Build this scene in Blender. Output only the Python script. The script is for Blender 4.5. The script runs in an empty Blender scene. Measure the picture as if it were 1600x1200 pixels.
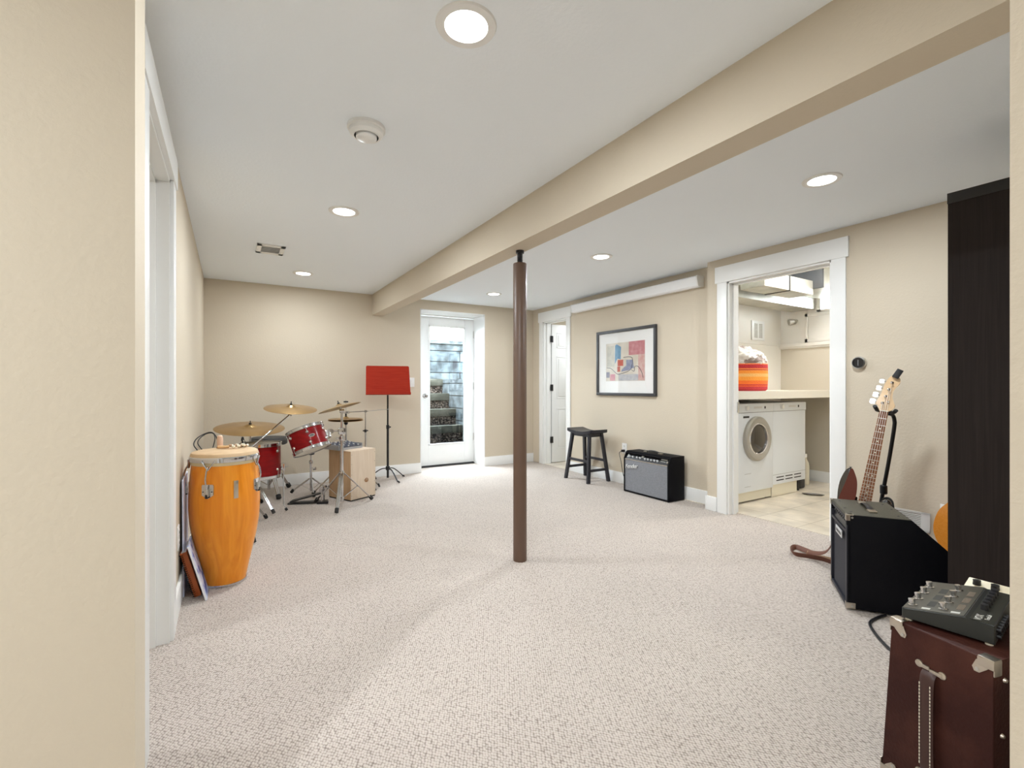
import bpy, bmesh, math, random
from mathutils import Vector as V, Matrix as Mx, Euler
random.seed(7)
PI = math.pi
scn = bpy.context.scene
COL = scn.collection

# ------------------------------------------------------------------ camera
cam_d = bpy.data.cameras.new('camera')
cam_d.sensor_width = 36.0
cam_d.lens = 734.0 / 1600.0 * 36.0
cam_d.shift_y = 3.0 / 1600.0
cam_d.clip_start = 0.02
cam = bpy.data.objects.new('camera', cam_d)
COL.objects.link(cam)
cam.location = (0, 0, 1.1)
cam.rotation_euler = (PI / 2, 0, -math.radians(31.0555))
scn.camera = cam

# ------------------------------------------------------------------ sky, exposure
scn.view_settings.view_transform = 'Standard'
scn.view_settings.look = 'None'
scn.view_settings.exposure = 0.25
scn.view_settings.gamma = 1.0
scn.view_settings.use_curve_mapping = False
wd = bpy.data.worlds.new('sky'); scn.world = wd
wd.use_nodes = True
bg = wd.node_tree.nodes['Background']
bg.inputs[0].default_value = (0.80, 0.91, 1.0, 1)
bg.inputs[1].default_value = 44.0

def area(name, loc, rot, size, power, col, shape='DISK', sy=None, spread=180):
    l = bpy.data.lights.new(name, 'AREA'); l.shape = shape; l.size = size
    if sy: l.size_y = sy
    l.energy = power; l.color = col; l.spread = math.radians(spread)
    o = bpy.data.objects.new(name, l); COL.objects.link(o)
    o.location = loc; o.rotation_euler = rot
    return o
# sky portal at the mouth of the glass door (gives no light of its own)
p = area('door_sky_portal', (2.585, 6.12, 1.1), (-PI / 2, 0, 0), 0.6, 1, (1, 1, 1), 'RECTANGLE', 1.7)
p.data.cycles.is_portal = True
LAMP_W = 14.3
LAMP_C = (0.885, 0.945, 1.0)

# ------------------------------------------------------------------ helpers
class MB:
    def __init__(s): s.bm = bmesh.new()
    def _mi(s, geom_faces, mi):
        for f in geom_faces: f.material_index = mi
    def box(s, x0, x1, y0, y1, z0, z1, bev=0, mx=None, mi=0, seg=2):
        vs = [s.bm.verts.new((x, y, z)) for x in (x0, x1) for y in (y0, y1) for z in (z0, z1)]
        idx = [(0, 1, 3, 2), (4, 6, 7, 5), (0, 4, 5, 1), (2, 3, 7, 6), (0, 2, 6, 4), (1, 5, 7, 3)]
        fs = [s.bm.faces.new([vs[i] for i in q]) for q in idx]
        s._mi(fs, mi)
        if bev > 0:
            es = list({e for f in fs for e in f.edges})
            r = bmesh.ops.bevel(s.bm, geom=es, offset=bev, segments=seg, profile=0.6, affect='EDGES')
            s._mi(r['faces'], mi)
            vs = list({v for v in vs if v.is_valid} | {v for f in r['faces'] for v in f.verts} | {v for f in fs if f.is_valid for v in f.verts})
        if mx is not None: bmesh.ops.transform(s.bm, matrix=mx, verts=vs)
        return s
    def lathe(s, prof, mx=None, n=32, mi=0, cap=True):
        rings = []
        for r, z in prof:
            if r < 1e-6: rings.append([s.bm.verts.new((0, 0, z))])
            else: rings.append([s.bm.verts.new((r * math.cos(2 * PI * k / n), r * math.sin(2 * PI * k / n), z)) for k in range(n)])
        fs = []
        for a, b in zip(rings, rings[1:]):
            for k in range(n):
                k2 = (k + 1) % n
                if len(a) == 1 and len(b) == 1: continue
                if len(a) == 1: fs.append(s.bm.faces.new((a[0], b[k2], b[k])))
                elif len(b) == 1: fs.append(s.bm.faces.new((a[k], a[k2], b[0])))
                else: fs.append(s.bm.faces.new((a[k], a[k2], b[k2], b[k])))
        if cap:
            if len(rings[0]) > 2: fs.append(s.bm.faces.new(list(reversed(rings[0]))))
            if len(rings[-1]) > 2: fs.append(s.bm.faces.new(rings[-1]))
        s._mi(fs, mi)
        if mx is not None: bmesh.ops.transform(s.bm, matrix=mx, verts=[v for r in rings for v in r])
        return s
    def cyl(s, p0, p1, r0, r1=None, n=16, mi=0):
        p0, p1 = V(p0), V(p1); r1 = r0 if r1 is None else r1
        d = p1 - p0
        q = V((0, 0, 1)).rotation_difference(d.normalized()).to_matrix().to_4x4()
        return s.lathe([(r0, 0), (r1, d.length)], Mx.Translation(p0) @ q, n, mi)
    def tube(s, pts, r, n=8, mi=0, smooth=True, flat=None, sub=6):
        pts = [V(q) for q in pts]
        if smooth and len(pts) > 2:
            out = []
            P = [pts[0]] + pts + [pts[-1]]
            for i in range(1, len(P) - 2):
                for k in range(sub):
                    t = k / sub
                    a, b, c, d = P[i - 1], P[i], P[i + 1], P[i + 2]
                    out.append(0.5 * ((2 * b) + (c - a) * t + (2 * a - 5 * b + 4 * c - d) * t * t + (3 * b - a - 3 * c + d) * t ** 3))
            out.append(pts[-1]); pts = out
        rings = []
        up = None
        for i, q in enumerate(pts):
            t = (pts[min(i + 1, len(pts) - 1)] - pts[max(i - 1, 0)]).normalized()
            if up is None:
                up = V((0, 0, 1)) if abs(t.z) < .9 else V((1, 0, 0))
            sd = t.cross(up)
            if sd.length < 1e-4: sd = t.orthogonal()
            sd.normalize(); up = sd.cross(t).normalized()
            ra, rb = (r, r) if flat is None else flat
            rings.append([s.bm.verts.new(q + sd * ra * math.cos(2 * PI * k / n) + up * rb * math.sin(2 * PI * k / n)) for k in range(n)])
        fs = []
        for a, b in zip(rings, rings[1:]):
            for k in range(n):
                fs.append(s.bm.faces.new((a[k], a[(k + 1) % n], b[(k + 1) % n], b[k])))
        fs.append(s.bm.faces.new(list(reversed(rings[0])))); fs.append(s.bm.faces.new(rings[-1]))
        s._mi(fs, mi)
        return s
    def prism(s, poly, z0, z1, mx=None, mi=0, bev=0, seg=3):
        a = [s.bm.verts.new((x, y, z0)) for x, y in poly]
        b = [s.bm.verts.new((x, y, z1)) for x, y in poly]
        n = len(poly)
        bot = s.bm.faces.new(list(reversed(a))); top = s.bm.faces.new(b)
        fs = [bot, top]
        for k in range(n): fs.append(s.bm.faces.new((a[k], a[(k + 1) % n], b[(k + 1) % n], b[k])))
        s._mi(fs, mi)
        vs = a + b
        if bev > 0:
            es = list(set(top.edges) | set(bot.edges))
            r = bmesh.ops.bevel(s.bm, geom=es, offset=bev, segments=seg, profile=0.5, affect='EDGES')
            s._mi(r['faces'], mi)
            vs = list({v for f in r['faces'] for v in f.verts} | {v for v in vs if v.is_valid} | {v for f in fs if f.is_valid for v in f.verts})
        if mx is not None: bmesh.ops.transform(s.bm, matrix=mx, verts=vs)
        return s
    def quad(s, pts, mi=0):
        f = s.bm.faces.new([s.bm.verts.new(q) for q in pts]); f.material_index = mi
        return s
    def build(s, name, mat, parent=None, ang=35):
        bmesh.ops.recalc_face_normals(s.bm, faces=s.bm.faces)
        me = bpy.data.meshes.new(name)
        s.bm.to_mesh(me); s.bm.free()
        for m in (mat if isinstance(mat, (list, tuple)) else [mat]): me.materials.append(m)
        me.shade_smooth(); me.set_sharp_from_angle(angle=math.radians(ang))
        o = bpy.data.objects.new(name, me); COL.objects.link(o)
        if parent is not None: o.parent = parent
        return o

def tag(o, label=None, cat=None, group=None, kind=None):
    if label: o['label'] = label
    if cat: o['category'] = cat
    if group: o['group'] = group
    if kind: o['kind'] = kind
    return o
def thing(name, label, cat, loc=(0, 0, 0), rz=0, group=None):
    o = bpy.data.objects.new(name, None); COL.objects.link(o)
    o.empty_display_size = 0.1
    o.location = loc; o.rotation_euler = (0, 0, rz)
    return tag(o, label, cat, group)
def struct(o): o['kind'] = 'structure'; return o
def copy_tree(o, parent=None):
    c = o.copy(); COL.objects.link(c)
    if parent: c.parent = parent
    for ch in list(o.children): copy_tree(ch, c)
    return c
def text(name, s, size, mat, parent, mx, ext=0.001, shear=0, align='CENTER', bold=0, label=None):
    cu = bpy.data.curves.new(name, 'FONT'); cu.body = s; cu.size = size; cu.extrude = ext
    cu.shear = shear; cu.align_x = align; cu.align_y = 'CENTER'; cu.offset = bold
    t = bpy.data.objects.new(name, cu); COL.objects.link(t)
    bpy.context.view_layer.update()
    me = bpy.data.meshes.new_from_object(t.evaluated_get(bpy.context.evaluated_depsgraph_get()))
    bpy.data.objects.remove(t)
    me.transform(mx); me.materials.clear(); me.materials.append(mat)
    o = bpy.data.objects.new(name, me); COL.objects.link(o); o.parent = parent
    if label: o['label'] = label
    return o
def smooth_poly(pts, sub=6):
    n = len(pts); out = []
    for i in range(n):
        a, b, c, d = [V(pts[(i + j - 1) % n]) for j in range(4)]
        for k in range(sub):
            t = k / sub
            q = 0.5 * ((2 * b) + (c - a) * t + (2 * a - 5 * b + 4 * c - d) * t * t + (3 * b - a - 3 * c + d) * t ** 3)
            out.append((q.x, q.y))
    return out
def T(x, y, z): return Mx.Translation((x, y, z))
def R(ax, deg): return Mx.Rotation(math.radians(deg), 4, ax)
def frame(o, ex, ey, ez):
    m = Mx.Identity(4)
    for i, v in enumerate((ex, ey, ez)):
        for j in range(3): m[j][i] = v[j]
    return Mx.Translation(o) @ m

# ------------------------------------------------------------------ materials
def mat(name, col, rough=0.5, metal=0.0, spec=0.5, bump=None, var=None, emit=None, coat=0, stretch=(1, 1, 1), sheen=0):
    """bump=(scale, strength, distance[, kind]); var=(scale, colour2, lo, hi)"""
    m = bpy.data.materials.new(name); m.use_nodes = True
    nt = m.node_tree; b = nt.nodes['Principled BSDF']
    b.inputs['Base Color'].default_value = (*col, 1); b.inputs['Roughness'].default_value = rough
    b.inputs['Metallic'].default_value = metal; b.inputs['Specular IOR Level'].default_value = spec
    b.inputs['Coat Weight'].default_value = coat; b.inputs['Sheen Weight'].default_value = sheen
    tc = nt.nodes.new('ShaderNodeTexCoord'); mp = nt.nodes.new('ShaderNodeMapping')
    mp.inputs['Scale'].default_value = stretch
    nt.links.new(tc.outputs['Object'], mp.inputs[0])
    if bump:
        kind = bump[3] if len(bump) > 3 else 'noise'
        bp = nt.nodes.new('ShaderNodeBump'); bp.inputs['Strength'].default_value = bump[1]; bp.inputs['Distance'].default_value = bump[2]
        if kind == 'noise':
            t = nt.nodes.new('ShaderNodeTexNoise'); t.inputs['Scale'].default_value = bump[0]; t.inputs['Detail'].default_value = 3; out = t.outputs[0]
        elif kind == 'voronoi':
            t = nt.nodes.new('ShaderNodeTexVoronoi'); t.inputs['Scale'].default_value = bump[0]; out = t.outputs['Distance']; bp.invert = True
        nt.links.new(mp.outputs[0], t.inputs['Vector']); nt.links.new(out, bp.inputs['Height']); nt.links.new(bp.outputs[0], b.inputs['Normal'])
    if var:
        t = nt.nodes.new('ShaderNodeTexNoise'); t.inputs['Scale'].default_value = var[0]; t.inputs['Detail'].default_value = 5
        nt.links.new(mp.outputs[0], t.inputs['Vector'])
        cr = nt.nodes.new('ShaderNodeValToRGB'); cr.color_ramp.elements[0].position = var[2]; cr.color_ramp.elements[1].position = var[3]
        cr.color_ramp.elements[0].color = (*col, 1); cr.color_ramp.elements[1].color = (*var[1], 1)
        nt.links.new(t.outputs[0], cr.inputs[0]); nt.links.new(cr.outputs[0], b.inputs['Base Color'])
    if emit:
        b.inputs['Emission Color'].default_value = (*emit[0], 1); b.inputs['Emission Strength'].default_value = emit[1]
    return m
def brick_mat(name, c1, c2, mortar, w, h, ms, rough=0.4, plane='XY', off=0.5, bumpd=0.002):
    m = bpy.data.materials.new(name); m.use_nodes = True; nt = m.node_tree; b = nt.nodes['Principled BSDF']
    tc = nt.nodes.new('ShaderNodeTexCoord'); sp = nt.nodes.new('ShaderNodeSeparateXYZ'); cb = nt.nodes.new('ShaderNodeCombineXYZ')
    nt.links.new(tc.outputs['Object'], sp.inputs[0])
    nt.links.new(sp.outputs[plane[0]], cb.inputs[0]); nt.links.new(sp.outputs[plane[1]], cb.inputs[1])
    t = nt.nodes.new('ShaderNodeTexBrick'); nt.links.new(cb.outputs[0], t.inputs[0])
    t.inputs['Color1'].default_value = (*c1, 1); t.inputs['Color2'].default_value = (*c2, 1); t.inputs['Mortar'].default_value = (*mortar, 1)
    t.inputs['Scale'].default_value = 1; t.inputs['Brick Width'].default_value = w; t.inputs['Row Height'].default_value = h; t.inputs['Mortar Size'].default_value = ms
    t.offset = off
    ns = nt.nodes.new('ShaderNodeTexNoise'); ns.inputs['Scale'].default_value = 5; ns.inputs['Detail'].default_value = 8
    nt.links.new(tc.outputs['Object'], ns.inputs['Vector'])
    mr = nt.nodes.new('ShaderNodeMapRange'); mr.inputs[1].default_value = .3; mr.inputs[2].default_value = .7; mr.inputs[3].default_value = .75; mr.inputs[4].default_value = 1.15
    nt.links.new(ns.outputs[0], mr.inputs[0])
    mx = nt.nodes.new('ShaderNodeMix'); mx.data_type = 'RGBA'; mx.blend_type = 'MULTIPLY'; mx.inputs[0].default_value = 1
    nt.links.new(t.outputs[0], mx.inputs[6]); nt.links.new(mr.outputs[0], mx.inputs[7]); nt.links.new(mx.outputs[2], b.inputs['Base Color'])
    bp = nt.nodes.new('ShaderNodeBump'); bp.inputs['Distance'].default_value = bumpd; bp.invert = True
    nt.links.new(t.outputs['Fac'], bp.inputs['Height']); nt.links.new(bp.outputs[0], b.inputs['Normal'])
    b.inputs['Roughness'].default_value = rough
    if rough > .8:
        b.inputs['Specular IOR Level'].default_value = .1; ns.inputs['Scale'].default_value = 7; mr.inputs[1].default_value = .35; mr.inputs[2].default_value = .65; mr.inputs[3].default_value = .45; mr.inputs[4].default_value = 1.7
    return m
def wood(name, c1, c2, scale=(3, 3, 40), rough=0.35, coat=0.0, dist=2.0):
    m = bpy.data.materials.new(name); m.use_nodes = True; nt = m.node_tree; b = nt.nodes['Principled BSDF']
    tc = nt.nodes.new('ShaderNodeTexCoord'); mp = nt.nodes.new('ShaderNodeMapping'); mp.inputs['Scale'].default_value = scale
    nt.links.new(tc.outputs['Object'], mp.inputs[0])
    t = nt.nodes.new('ShaderNodeTexNoise'); t.inputs['Scale'].default_value = 1; t.inputs['Detail'].default_value = 5; t.inputs['Distortion'].default_value = dist
    nt.links.new(mp.outputs[0], t.inputs['Vector'])
    cr = nt.nodes.new('ShaderNodeValToRGB'); cr.color_ramp.elements[0].position = .3; cr.color_ramp.elements[1].position = .7
    cr.color_ramp.elements[0].color = (*c1, 1); cr.color_ramp.elements[1].color = (*c2, 1)
    nt.links.new(t.outputs[0], cr.inputs[0]); nt.links.new(cr.outputs[0], b.inputs['Base Color'])
    b.inputs['Specular IOR Level'].default_value = .18; b.inputs['Roughness'].default_value = rough; b.inputs['Coat Weight'].default_value = coat; b.inputs['Coat Roughness'].default_value = .12
    return m
def glass_mat(name, refl=0.08, tint=(1, 1, 1)):
    m = bpy.data.materials.new(name); m.use_nodes = True; nt = m.node_tree; nt.nodes.clear()
    o = nt.nodes.new('ShaderNodeOutputMaterial'); mi = nt.nodes.new('ShaderNodeMixShader'); mi.inputs[0].default_value = refl
    tr = nt.nodes.new('ShaderNodeBsdfTransparent'); tr.inputs[0].default_value = (*tint, 1)
    gl = nt.nodes.new('ShaderNodeBsdfGlossy'); gl.inputs['Roughness'].default_value = .02
    nt.links.new(tr.outputs[0], mi.inputs[1]); nt.links.new(gl.outputs[0], mi.inputs[2]); nt.links.new(mi.outputs[0], o.inputs[0])
    return m

WALL = mat('wall_paint', (0.625, 0.55, 0.435), .7, bump=(75, .35, .0035), spec=.25)
CEIL = mat('ceiling_paint', (0.89, 0.945, 0.995), .8, bump=(70, .25, .003), spec=.2)
TRIM = mat('white_trim', (0.86, 0.865, 0.85), .35, spec=.4)
DOORW = mat('white_door', (0.83, 0.84, 0.83), .4)
CREAM = mat('laundry_paint', (0.84, 0.81, 0.75), .6, bump=(70, .2, .003))
BEIGEL = mat('laundry_beige', (0.60, 0.54, 0.44), .7, bump=(70, .2, .003))
CHROME = mat('chrome', (0.62, 0.62, 0.63), .12, 1)
STEEL = mat('brushed_steel', (0.62, 0.62, 0.60), .3, 1)
BLACK = mat('black_plastic', (0.012, 0.012, 0.014), .4)
RUBBER = mat('black_rubber', (0.015, 0.015, 0.015), .7)
BLKMET = mat('black_metal', (0.015, 0.015, 0.017), .35, 0.3)
TOLEX = mat('black_vinyl', (0.005, 0.005, 0.007), .6, spec=.12, bump=(500, .5, .001))
BLUEVIN = mat('dark_blue_vinyl', (0.010, 0.011, 0.020), .5, bump=(500, .5, .001))
LITTOP = mat('lit_top_vinyl', (0.060, 0.056, 0.038), .42, bump=(350, .8, .0015))  # olive light on the bass amp's top, put into the vinyl colour
WHITE = mat('white_plastic', (0.82, 0.82, 0.80), .35)
WHITEM = mat('white_enamel', (0.80, 0.84, 0.88), .25, coat=.3)
OFFW = mat('cream_plastic', (0.82, 0.77, 0.62), .4)
BRONZE = mat('cymbal_bronze', (0.54, 0.36, 0.16), .28, 1, bump=(60, .15, .001), var=(6, (0.45, 0.30, 0.14), .4, .75))
REDLAC = wood('red_lacquer', (0.17, 0.001, 0.003), (0.28, 0.003, 0.004), (4, 4, 30), .32, .12)
CONGA = wood('amber_wood', (0.74, 0.22, 0.012), (0.90, 0.34, 0.03), (22, 22, 1.2), .3, .3, 1.2)
HIDE = mat('drum_hide', (0.66, 0.47, 0.28), .55, var=(12, (0.55, 0.36, 0.20), .45, .8))
SKIN = mat('coated_drumhead', (0.80, 0.76, 0.66), .5)
RAWHIDE = mat('hide_wrap', (0.62, 0.50, 0.30), .6)
BIRCH = wood('cajon_side_wood', (0.52, 0.33, 0.18), (0.62, 0.42, 0.25), (30, 30, 2), .45)
BIRCHF = wood('cajon_front_wood', (0.66, 0.53, 0.40), (0.72, 0.60, 0.47), (30, 30, 2), .45)
CHERRY = wood('cherry_veneer', (0.33, 0.016, 0.004), (0.40, 0.028, 0.008), (3, 40, 50), .55, 0)
PAPER = mat('paper', (0.85, 0.86, 0.88), .7)
BROWNV = mat('brown_vinyl', (0.032, 0.008, 0.006), .5, spec=.2, bump=(120, .6, .002), var=(6, (0.085, 0.028, 0.018), .45, .8))
STRAPL = mat('brown_leather', (0.13, 0.045, 0.025), .5, bump=(200, .3, .001))
TANL = mat('tan_leather', (0.42, 0.27, 0.16), .55)
NICKEL = mat('worn_nickel', (0.58, 0.53, 0.46), .28, 1)
POST = mat('bronze_post_paint', (0.125, 0.073, 0.048), .42)
STOOLM = mat('black_stool_paint', (0.014, 0.014, 0.020), .38)
ESPR = wood('espresso_board', (0.014, 0.009, 0.008), (0.022, 0.016, 0.014), (60, 60, 1.5), .6)
MAPLE = wood('maple', (0.74, 0.50, 0.27), (0.80, 0.57, 0.33), (20, 20, 3), .3, .4)
ROSE = wood('rosewood', (0.20, 0.075, 0.035), (0.32, 0.13, 0.065), (80, 6, 80), .4)
ORANGE = wood('orange_top', (0.80, 0.27, 0.03), (0.86, 0.33, 0.05), (60, 60, 2), .2, .8)
GRILLE = mat('silver_grille_cloth', (0.16, 0.165, 0.18), .75, bump=(420, .7, .0015, 'voronoi'), var=(420, (0.30, 0.31, 0.34), .4, .6))
GRILLED = mat('dark_grille_cloth', (0.03, 0.03, 0.04), .8, bump=(500, .7, .001, 'voronoi'))
AMPBAR = mat('amp_blackface', (0.012, 0.012, 0.014), .3)
GALV = mat('galvanised_steel', (0.58, 0.56, 0.49), .4, .7, var=(5, (0.42, 0.40, 0.33), .4, .7))
DARKOP = mat('dark_slot', (0.03, 0.03, 0.03), .8)
GREYP = mat('grey_pedal_metal', (0.085, 0.080, 0.062), .4, .3)
GREYD = mat('dark_pedal_side', (0.02, 0.022, 0.019), .5)
PEDTXT = mat('pedal_print', (0.6, 0.6, 0.55), .5)
TILE = brick_mat('floor_tiles', (0.70, 0.63, 0.52), (0.66, 0.59, 0.48), (0.45, 0.39, 0.30), .33, .33, .004, .3, 'XY', 0.0, .001)
TIMB = brick_mat('weathered_timber', (0.026, 0.034, 0.038), (0.062, 0.072, 0.074), (0.006, 0.007, 0.007), 1.4, .19, .008, .9, 'XZ')
TIMBY = brick_mat('weathered_timber_side', (0.036, 0.044, 0.047), (0.064, 0.074, 0.076), (0.006, 0.007, 0.007), 1.4, .19, .008, .9, 'YZ')
TIE = mat('timber_tie', (0.026, 0.028, 0.022), .9, spec=.1, bump=(20, .6, .01), var=(8, (0.055, 0.055, 0.044), .4, .7))
GRAVEL = mat('gravel', (0.012, 0.010, 0.009), .9, spec=.1, bump=(38, 1, .03, 'voronoi'), var=(38, (0.10, 0.08, 0.065), .45, .62))
FENCE = mat('fence_wood', (0.22, 0.19, 0.13), .9, spec=.1, var=(3, (0.16, 0.13, 0.09), .4, .7))

# carpet: looped pile in rows, shade between the loops painted as darker brown
def carpet():
    m = bpy.data.materials.new('loop_pile_carpet'); m.use_nodes = True; nt = m.node_tree; b = nt.nodes['Principled BSDF']
    tc = nt.nodes.new('ShaderNodeTexCoord'); mp = nt.nodes.new('ShaderNodeMapping')
    mp.inputs['Rotation'].default_value = (0, 0, math.radians(38)); mp.inputs['Scale'].default_value = (1, .72, 1)
    nt.links.new(tc.outputs['Object'], mp.inputs[0])
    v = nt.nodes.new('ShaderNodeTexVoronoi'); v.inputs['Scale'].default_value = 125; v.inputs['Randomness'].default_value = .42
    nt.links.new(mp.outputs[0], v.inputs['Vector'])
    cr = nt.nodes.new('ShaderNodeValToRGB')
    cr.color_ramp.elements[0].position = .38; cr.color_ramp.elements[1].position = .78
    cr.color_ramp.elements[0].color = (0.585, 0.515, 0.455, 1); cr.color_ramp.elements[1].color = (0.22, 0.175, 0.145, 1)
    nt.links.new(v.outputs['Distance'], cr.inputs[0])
    n = nt.nodes.new('ShaderNodeTexNoise'); n.inputs['Scale'].default_value = 1.3; n.inputs['Detail'].default_value = 3
    nt.links.new(tc.outputs['Object'], n.inputs['Vector'])
    mr = nt.nodes.new('ShaderNodeMapRange'); mr.inputs[1].default_value = .3; mr.inputs[2].default_value = .7; mr.inputs[3].default_value = .95; mr.inputs[4].default_value = 1.04
    nt.links.new(n.outputs[0], mr.inputs[0])
    mx = nt.nodes.new('ShaderNodeMix'); mx.data_type = 'RGBA'; mx.blend_type = 'MULTIPLY'; mx.inputs[0].default_value = 1
    nt.links.new(cr.outputs[0], mx.inputs[6]); nt.links.new(mr.outputs[0], mx.inputs[7]); nt.links.new(mx.outputs[2], b.inputs['Base Color'])
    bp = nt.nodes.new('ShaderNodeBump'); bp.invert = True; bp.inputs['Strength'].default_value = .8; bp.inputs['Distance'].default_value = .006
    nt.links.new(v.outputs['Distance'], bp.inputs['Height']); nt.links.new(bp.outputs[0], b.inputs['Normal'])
    b.inputs['Roughness'].default_value = .95; b.inputs['Specular IOR Level'].default_value = .1; b.inputs['Sheen Weight'].default_value = .15
    return m
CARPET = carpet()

# ================================================================== SETTING
H = 2.2
YB = 5.715            # back wall face
XL = -0.22            # left wall face
XR = 3.80             # right wall face, far part
XQ = 3.655            # right wall face, laundry part (stands proud)
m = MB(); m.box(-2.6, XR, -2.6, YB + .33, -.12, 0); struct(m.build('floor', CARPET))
m = MB(); m.box(3.765, 6.0, .9, 3.3, -.10, .004); m.box(3.80, 5.4, 4.0, 6.4, -.10, .004); m.box(-2.6, -.345, 1.4, 4.2, -.05, .004)
struct(m.build('floor_tiled', TILE))
m = MB(); m.box(-2.6, XR + .12, -2.6, YB + .33, H, H + .12); struct(m.build('ceiling', CEIL))
m = MB(); m.box(3.785, 6.0, .8, 3.4, 2.42, 2.5); m.box(XR + .12, 5.5, 3.4, 6.5, H, H + .1); struct(m.build('ceiling_laundry', CREAM))
m = MB(); m.box(1.475, 1.61, .196, YB, 1.953, H); struct(m.build('ceiling_beam', WALL))

# back wall with door recess
OX0, OX1, OZ = 2.08, 3.006, 2.08
m = MB(); m.box(-.36, OX0, YB, YB + .36, 0, H); m.box(OX1, 5.4, YB, YB + .36, 0, H); m.box(OX0, OX1, YB, YB + .36, OZ, H)
struct(m.build('wall_back', WALL))
# left wall with doorway
LY0, LY1, LZ = 1.764, 2.49, 1.985
m = MB(); m.box(XL - .12, XL, 1.33, LY0, 0, H); m.box(XL - .12, XL, LY1, YB, 0, H); m.box(XL - .12, XL, LY0, LY1, LZ, H)
struct(m.build('wall_left', WALL))
# right wall, far part, with doorway of door_2
RY0, RY1, RZ = 4.915, 5.45, 2.0
m = MB(); m.box(XR, XR + .12, 2.69, RY0, 0, H); m.box(XR, XR + .12, RY1, YB, 0, H); m.box(XR, XR + .12, RY0, RY1, RZ, H)
struct(m.build('wall_right', WALL))
# right wall, laundry part
QY0, QY1, QZ = 1.68, 2.492, 1.99
m = MB(); m.box(XQ, XQ + .13, .19, QY0, 0, H); m.box(XQ, XQ + .13, QY1, 2.69, 0, H); m.box(XQ, XQ + .13, QY0, QY1, QZ, H); m.box(XQ + .13, XR, 2.56, 2.69, 0, H)
struct(m.build('wall_laundry_side', WALL))
# walls around the camera
m = MB(); m.box(-2.6, -.162, 1.2, 1.33, 0, H); struct(m.build('wall_near_left', WALL))
m = MB(); m.box(.90, 4.0, .066, .196, 0, H); m.box(.90, 1.03, -2.6, .066, 0, H); struct(m.build('wall_near_right', WALL))
m = MB(); m.box(-2.7, 1.1, -2.7, -2.6, 0, H); m.box(-2.7, -2.6, -2.6, 1.4, 0, H); struct(m.build('wall_behind', WALL))
# room behind left doorway
m = MB(); m.box(-2.1, -.34, 1.33, 1.4, 0, H); m.box(-2.1, -.34, 3.4, 3.5, 0, H); m.box(-2.2, -2.1, 1.4, 3.5, 0, H)
struct(m.build('wall_side_room', WALL))
# laundry walls + room behind door 2
m = MB(); m.box(XR + .06, 5.95, 3.237, 3.36, 0, 2.42); struct(m.build('wall_laundry_back', CREAM))
m = MB(); m.box(5.8, 5.95, .9, 3.237, 0, 1.60, mi=1); m.box(5.8, 5.95, .9, 2.05, 1.60, 2.42); m.box(5.8, 5.95, 2.82, 3.237, 1.60, 2.42)
m.box(5.8, 5.95, 2.05, 2.82, 1.60, 1.95); m.box(5.8, 5.95, 2.05, 2.82, 2.16, 2.42)
struct(m.build('wall_laundry_right', [CREAM, BEIGEL]))
m = MB(); m.box(XQ + .13, 5.95, .8, .9, 0, 2.42); struct(m.build('wall_laundry_front', CREAM))
m = MB(); m.box(5.4, 5.5, 3.4, 6.2, 0, H); m.box(XR + .12, 5.4, 3.9, 4.0, 0, H); struct(m.build('wall_bathroom', CREAM))

# baseboards
BH, BT = .125, .014
def base(name, boxes):
    m = MB()
    for b in boxes: m.box(*b, 0, BH, .003)
    return struct(m.build(name, TRIM))
base('baseboard_back', [(XL, OX0 + .012, YB - BT, YB), (OX1 - .012, XR, YB - BT, YB), (OX1 - .014, OX1 - .001, YB - .01, YB + .28)])
base('baseboard_left', [(XL, XL + BT, 2.59, YB - BT), (XL, XL + BT, 1.33, 1.665)])
base('baseboard_right', [(XR - BT, XR, 2.70, RY0 - .09), (XQ - BT, XR - BT, 2.69, 2.704), (XQ - BT, XQ, 2.59, 2.69)])
base('baseboard_laundry', [(XQ - BT, XQ, .2, 1.585), (5.786, 5.8, .95, 3.237), (4.0, 5.786, 3.223, 3.237), (3.80, 3.815, 2.50, 2.56)])

# casings
def casing(name, xface, sgn, y0, y1, ztop, zhead, w=.10, horn=.018, depth=.13, boards=True):
    """casing on a wall whose face is X=xface, protruding in direction sgn"""
    m = MB(); a, b = sorted((xface, xface + sgn * .016))
    m.box(a, b, y0 - w, y0, 0, ztop, .002); m.box(a, b, y1, y1 + w, 0, ztop, .002)
    a, b = sorted((xface, xface + sgn * .021))
    m.box(a, b, y0 - w - horn, y1 + w + horn, ztop, zhead, .002)
    a, b = sorted((xface + sgn * .002, xface - sgn * depth))
    m.box(a, b, y0 - .001, y0 + .014, 0, ztop); m.box(a, b, y1 - .014, y1 + .001, 0, ztop); m.box(a, b, y0, y1, ztop - .014, ztop + .001)
    s0, s1 = sorted((xface - sgn * .045, xface - sgn * .085))
    m.box(s0, s1, y0 + .014, y0 + .026, 0, ztop); m.box(s0, s1, y1 - .026, y1 - .014, 0, ztop); m.box(s0, s1, y0, y1, ztop - .026, ztop - .014)
    return struct(m.build(name, TRIM))
casing('trim_1', XL, 1, LY0, LY1, LZ, 2.11)
casing('trim_2', XQ, -1, QY0, QY1, QZ, 2.13, w=.092)
c2 = casing('trim_3', XR, -1, RY0, RY1, RZ, 2.135, w=.085, horn=.02, depth=.12)
# small hinge left on laundry jamb
m = MB(); m.box(3.765, 3.783, 2.468, 2.479, .87, .96); o = struct(m.build('trim_hinge', STEEL)); 
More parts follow.
